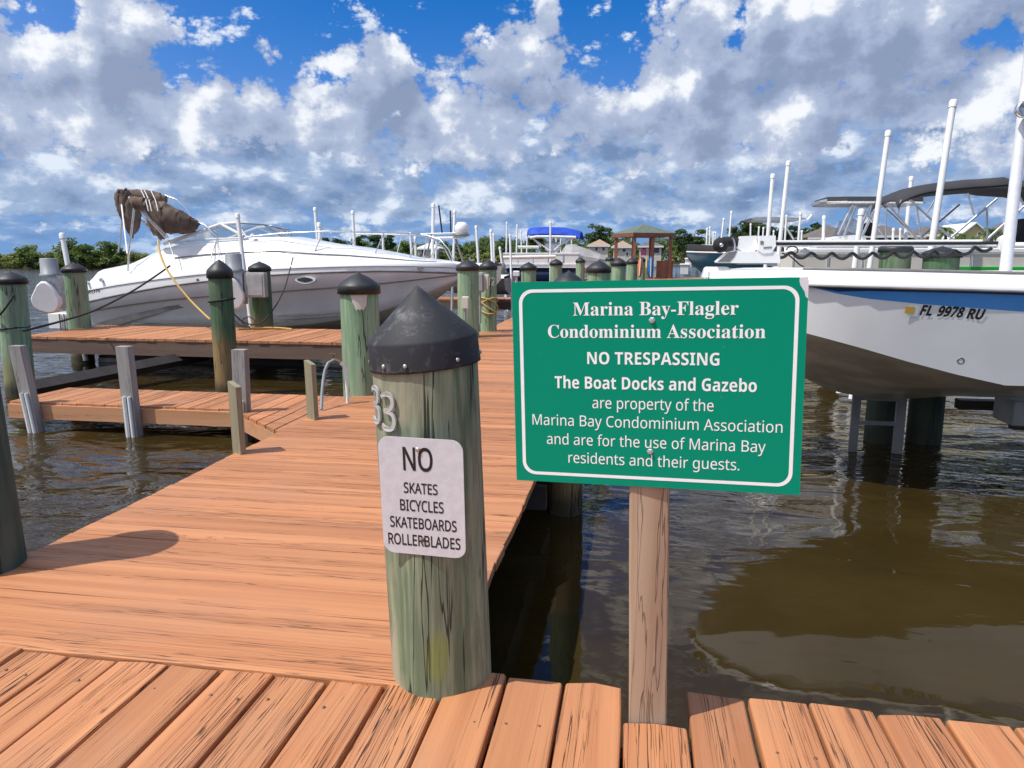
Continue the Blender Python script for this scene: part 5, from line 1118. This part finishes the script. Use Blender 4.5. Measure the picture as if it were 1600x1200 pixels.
# ------------------------------------------------------------------ houses on the far bank
def house(name, label, px0, px1, yr, ye, yb, d, dep, walls, roof, windows=(), gable=False, hip=.5):
    a, b_ = P(px0, yb, d), P(px1, yb, d); Y = (a.y+b_.y)/2; a = PY(px0, yb, Y); b_ = PY(px1, yb, Y); ze = PY(px0, ye, Y).z; zr = PY((px0+px1)/2, yr, Y+dep/2).z; zb = a.z-1.5
    th = thing(name, label, 'house', ((a.x+b_.x)/2, Y, zb), 'houses on the far bank'); x0, x1 = a.x, b_.x
    MB().box((x0, Y, zb), (x1, Y+dep, ze)).build('wall', M[walls], th); ov = .35
    if gable:
        xm = (x0+x1)/2; MB().prism([(x0, Y-.01, ze+.004), (x1, Y-.01, ze+.004), (xm, Y-.01, zr)], (0, dep, 0)).build('gable_wall', M[walls], th)
        mb = MB()
        for s_, xx in ((-1, x0), (1, x1)):
            dxr = Vector((xm-xx, 0, zr-ze)); e = Vector((xx, 0, ze))-dxr*.08
            mb.prism([Vector((e.x, Y-ov, e.z+.02)), Vector((xm, Y-ov, zr+.02)), Vector((xm, Y-ov, zr+.2)), Vector((e.x, Y-ov, e.z+.2))], (0, dep+2*ov, 0))
        mb.build('roof', M[roof], th)
    else:
        E_ = [Vector((x0-ov, Y-ov, ze)), Vector((x1+ov, Y-ov, ze)), Vector((x1+ov, Y+dep+ov, ze)), Vector((x0-ov, Y+dep+ov, ze))]; hp = min((x1-x0)/2*.98, dep*hip); r0, r1 = Vector((x0+hp, Y+dep/2, zr)), Vector((x1-hp, Y+dep/2, zr))
        MB().add_ret([E_[0], E_[1], E_[2], E_[3], r0, r1], [(0, 1, 5, 4), (1, 2, 5), (2, 3, 4, 5), (3, 0, 4), (3, 2, 1, 0)]).build('roof', M[roof], th)
        MB().box((x0-ov, Y-ov-.03, ze-.28), (x1+ov, Y-ov, ze-.004)).build('eave_trim', M['trimwhite'], th)
    for (wx, wy, ww, wh, mt) in windows:
        c = PY(wx, wy, Y); k = d/FPX
        f_ = MB().box((c.x-ww*k/2-.08, Y-.05, c.z-wh*k/2-.08), (c.x+ww*k/2+.08, Y-.003, c.z+wh*k/2+.08)).build('window', M['trimwhite'], th); MB().box((c.x-ww*k/2, Y-.07, c.z-wh*k/2), (c.x+ww*k/2, Y-.051, c.z+wh*k/2)).build('pane', M[mt], f_)
    return th
MB.add_ret = lambda s, v, f: (s.add(v, f), s)[1]
house('shore_house', 'tan roofed house left of the gazebo on the far bank', 921, 950, 374, 383, 396, 120, 5, 'cream', 'rooftan', [(932, 389, 4, 5, 'darkglass'), (943, 389, 4, 5, 'darkglass')])
house('shore_house', 'pale house seen through the left side of the gazebo', 958, 986, 376, 385, 402, 118, 5, 'cream', 'rooftan', [(964, 392, 4, 5, 'darkglass'), (975, 391, 5, 5, 'darkglass'), (980, 397, 3, 5, 'darkglass')])
house('shore_house', 'grey roofed house with dark screens seen through the right side of the gazebo', 999, 1033, 376, 384, 402, 119, 5, 'cream', 'roofbrown', [(1006, 390, 6, 6, 'darkglass'), (1024, 391, 12, 8, 'darkglass')])
bh = house('boathouse', 'small white roofed boathouse on the far bank left of the radar mast', 653, 684, 379, 388, 402, 150, 4, 'cream', 'trimwhite', [(662, 394, 6, 7, 'darkglass'), (676, 394, 6, 7, 'darkglass')])
wn = [(x, y, w_, h_, 'darkglass') for x, y, w_, h_ in ((1275, 377, 5, 4), (1290, 377, 8, 4), (1306, 377, 5, 4))]
house('apartment_block', 'yellow apartment block with grey roof left of the hardtop legs', 1264, 1346, 352, 371, 398, 92, 9, 'yellow', 'roofbrown', wn)
house('apartment_block', 'yellow apartment block with white balconies right of the tall white pole', 1346, 1438, 352, 368, 399, 90, 9, 'yellow', 'roofbrown', [(1386, 374, 26, 7, 'darkglass'), (1420, 374, 7, 6, 'darkglass'), (1358, 375, 8, 5, 'darkglass'), (1390, 390, 30, 6, 'darkglass')])
house('apartment_block', 'apartment block with small white gable behind the palms', 1438, 1492, 354, 366, 399, 93, 9, 'yellow', 'roofbrown', [(1450, 374, 6, 6, 'darkglass'), (1470, 376, 6, 6, 'darkglass')])
house('gabled_house', 'yellow gabled house with small dark attic window between the palms', 1492, 1546, 352, 372, 399, 88, 9, 'yellow', 'trimwhite', [(1530, 365, 4, 3.5, 'darkglass'), (1512, 384, 9, 7, 'darkglass'), (1532, 384, 9, 7, 'darkglass')], gable=True)
house('gabled_house', 'yellow gabled house at the right edge of the far bank', 1584, 1650, 348, 366, 399, 86, 9, 'yellow', 'roofbrown', [(1594, 376, 6, 7, 'darkglass')], gable=True)
house('apartment_block', 'low grey roofed block behind the second palm', 1542, 1588, 366, 376, 399, 90, 9, 'cream', 'roofbrown', [(1555, 384, 8, 6, 'darkglass'), (1572, 384, 8, 6, 'darkglass')])

# ------------------------------------------------------------------ trees
lr = random.Random(11)
def leaf(mb, c, sz, r):
    a = Vector((lr.gauss(0, 1), lr.gauss(0, 1), lr.gauss(0, .7))).normalized(); b_ = a.cross(Vector((lr.gauss(0, 1), lr.gauss(0, 1), lr.gauss(0, 1)))).normalized()
    w_ = sz*lr.uniform(.35, .7); h_ = sz*lr.uniform(.7, 1.2)
    mb.add([c-a*h_, c+b_*w_-a*h_*.1, c+a*h_, c-b_*w_+a*h_*.1], [(0, 1, 2, 3)], False, 0, r)
def clump(mb, c, rad, n, sz, hue):
    for _ in range(n):
        d_ = Vector((lr.gauss(0, 1), lr.gauss(0, 1), lr.gauss(0, 1))).normalized()*(lr.random()**.4)
        leaf(mb, c+Vector((d_.x*rad[0], d_.y*rad[1], d_.z*rad[2])), sz, min(1, max(0, hue+lr.uniform(-.3, .3))))
def crown(mb, base, h, w_, nclump, nleaf, sz, pine=False):
    for i in range(nclump):
        f_ = lr.random(); z = h*((.45+.55*f_) if pine else (.12+.85*f_)); sp = w_*(.5+.2*lr.random())*(1-abs(f_-.4)*.9 if not pine else .55+.35*lr.random())
        a = lr.uniform(0, 2*pi); rr = sp*lr.random()**.5; s_ = w_*lr.uniform(.16, .30)
        clump(mb, base+Vector((rr*cos(a), rr*sin(a), z)), (s_*1.25, s_*1.25, s_*(.55 if pine else .8)), nleaf, sz, lr.random())
def prof(tab, x):
    for (x0, y0), (x1, y1) in zip(tab, tab[1:]):
        if x0 <= x <= x1: return y0+(y1-y0)*(x-x0)/(x1-x0)
    return tab[-1][1]
def woodland(name, label, tab, ybase, d, dj, n, mat, nclump=7, nleaf=34, sz=.30, grow=.93):
    mb = MB()
    for i in range(n):
        x = tab[0][0]+(tab[-1][0]-tab[0][0])*(i+lr.random())/n; dd = d+lr.uniform(0, dj); f_ = lr.random()
        b_ = P(x, ybase, dd); t_ = P(x, prof(tab, x), dd); h = (t_.z-b_.z)*grow*lr.uniform(.62, 1.0); b_.z -= .2
        crown(mb, b_, h, h*lr.uniform(.8, 1.25), nclump, nleaf, sz)
    return tag(mb.build(name, M[mat], None, tuple(P((tab[0][0]+tab[-1][0])/2, ybase, d))), label, 'woodland', None, 'stuff')
LT = [(-30, 391), (30, 391), (45, 390), (70, 393), (95, 388), (110, 385), (125, 389), (150, 388), (175, 388), (198, 389), (215, 391), (235, 394)]
woodland('mangrove_bank', 'mangrove and palm thicket along the left shore', LT, 416, 116, 14, 64, 'leafpale', 9, 80, .21)
woodland('mangrove_bank', 'low pale reeds at the foot of the left shore', [(-30, 404), (100, 403), (230, 406)], 416, 114, 2, 46, 'leafpale', 5, 26, .22)
FT = [(380, 385), (460, 380), (500, 378), (560, 374), (600, 376), (640, 372), (700, 372), (740, 367), (800, 366), (850, 368), (900, 366), (950, 364), (1000, 368), (1050, 366), (1100, 366), (1150, 362), (1200, 360), (1240, 364), (1270, 372), (1330, 372)]
woodland('far_wood', 'mixed green wood along the far bank', FT, 404, 158, 30, 150, 'leaf', 9, 48, .33)
woodland('far_wood', 'pale scrub at the water edge of the far bank', [(460, 394), (700, 392), (900, 394), (1260, 394)], 408, 146, 6, 110, 'leafpale', 5, 22, .36)
woodland('hedge', 'clipped green hedge in front of the yellow apartment blocks', [(1330, 391), (1380, 390), (1440, 388), (1530, 389), (1620, 390)], 401, 80, 2, 44, 'leaf', 6, 26, .2, 1.0)
def tree(px, ytop, ybase, d, label, group, mat='leafpine', w_=.7, pine=True, nclump=16, nleaf=44, sz=.32, name='pine_tree'):
    b_ = P(px, ybase, d); t_ = P(px, ytop, d); h = t_.z-b_.z; th = thing(name, label, 'tree', tuple(b_), group); r0 = h*.03
    mb = MB(); ax = [b_+Vector((lr.uniform(-.02, .02)*h, lr.uniform(-.02, .02)*h, h*f_)) for f_ in (-.02, .3, .6, .92)]; mb.tube(ax, [r0, r0*.8, r0*.55, r0*.15], 7)
    for _ in range(6):
        f_ = lr.uniform(.5, .85); a = lr.uniform(0, 2*pi); s_ = b_+Vector((0, 0, h*f_)); mb.tube([s_, s_+Vector((cos(a)*h*w_*.28, sin(a)*h*w_*.28, h*.07))], [r0*.35, r0*.12], 5)
    mb.build('trunk', M['bark'], th); cb = MB(); crown(cb, b_, h*.97, h*w_, nclump, nleaf, sz, pine); cb.build('crown', M[mat], th); return th
for px, yt in ((508, 372), (530, 374), (562, 369), (586, 367), (606, 368)): tree(px, yt, 404, 150, 'dark pine above the far wood behind the cruiser foredeck', 'pines behind the cruiser foredeck', w_=.55)
for px, yt in ((834, 362), (930, 352), (946, 356), (1068, 357), (1084, 360)): tree(px, yt, 404, 150, 'dark pine above the far wood near the gazebo', 'pines near the gazebo', w_=.6)
for px, yt in ((1152, 352), (1166, 347), (1180, 346), (1196, 349), (1216, 352), (1240, 354), (1255, 362), (1282, 350)): tree(px, yt, 404, 112, 'dark pine behind the boats right of the gazebo', 'pines behind the right boats', w_=.6)
for px, yt, w_, lb in ((47, 383, .9, 'rounded bushy tree at the left end of the left shore'), (110, 373, .85, 'tallest dark tree on the left shore, beside the leaning white pole'), (138, 381, .8, 'palm like tree right of the tallest one on the left shore'), (160, 379, .8, 'leafy tree left of the cruiser canvas legs'), (180, 380, .8, 'leafy tree just behind the cruiser canvas legs')):
    tree(px, yt, 415, 115, lb, 'trees on the left shore', 'leaf', w_, False, 18, 60, .26, 'broadleaf_tree')
def palm(px, ytop, ybase, d, label):
    b_ = P(px, ybase, d); t_ = P(px, ytop, d); h = t_.z-b_.z; th = thing('palm_tree', label, 'palm tree', tuple(b_), 'palms by the yellow houses')
    MB().tube([b_, b_+Vector((.06, 0, h*.4)), b_+Vector((.02, .03, h*.72))], [.20, .15, .13], 8).build('trunk', M['bark'], th)
    mb = MB(); c = b_+Vector((.02, .03, h*.74)); Lf = h*.34
    for i in range(34):
        a = lr.uniform(0, 2*pi); up_ = lr.uniform(-.5, 1.1); pts = []
        for j in range(6): f_ = j/5; pts.append(c+Vector((cos(a)*Lf*f_*cos(up_*.6), sin(a)*Lf*f_*cos(up_*.6), Lf*(up_*f_*.8-.75*f_*f_))))
        sd = Vector((-sin(a), cos(a), 0)); r_ = lr.random()
        for j in range(5):
            p0, p1 = pts[j], pts[j+1]
            for sg in (-1, 1):
                for q_ in (0, .5):
                    s_ = p0.lerp(p1, q_); w2 = Lf*.26*(1-abs((j+q_)/5-.45)); mb.add([s_, s_+(p1-p0)*.42, s_+sd*sg*w2+(p1-p0)*.7-Vector((0, 0, w2*.45))], [(0, 1, 2)], False, 0, min(1, r_*.7+lr.random()*.3))
    mb.build('crown', M['leaf'], th)
palm(1474, 344, 399, 76, 'tall palm right of the tallest white pole'); palm(1500, 356, 399, 74, 'shorter palm with two heads of fronds by the gabled house'); palm(1546, 346, 399, 76, 'palm between the gabled house and the thick pole'); palm(1590, 350, 399, 74, 'palm at the right edge beside the thick pole'); palm(1519, 362, 399, 72, 'small palm in front of the gabled house')
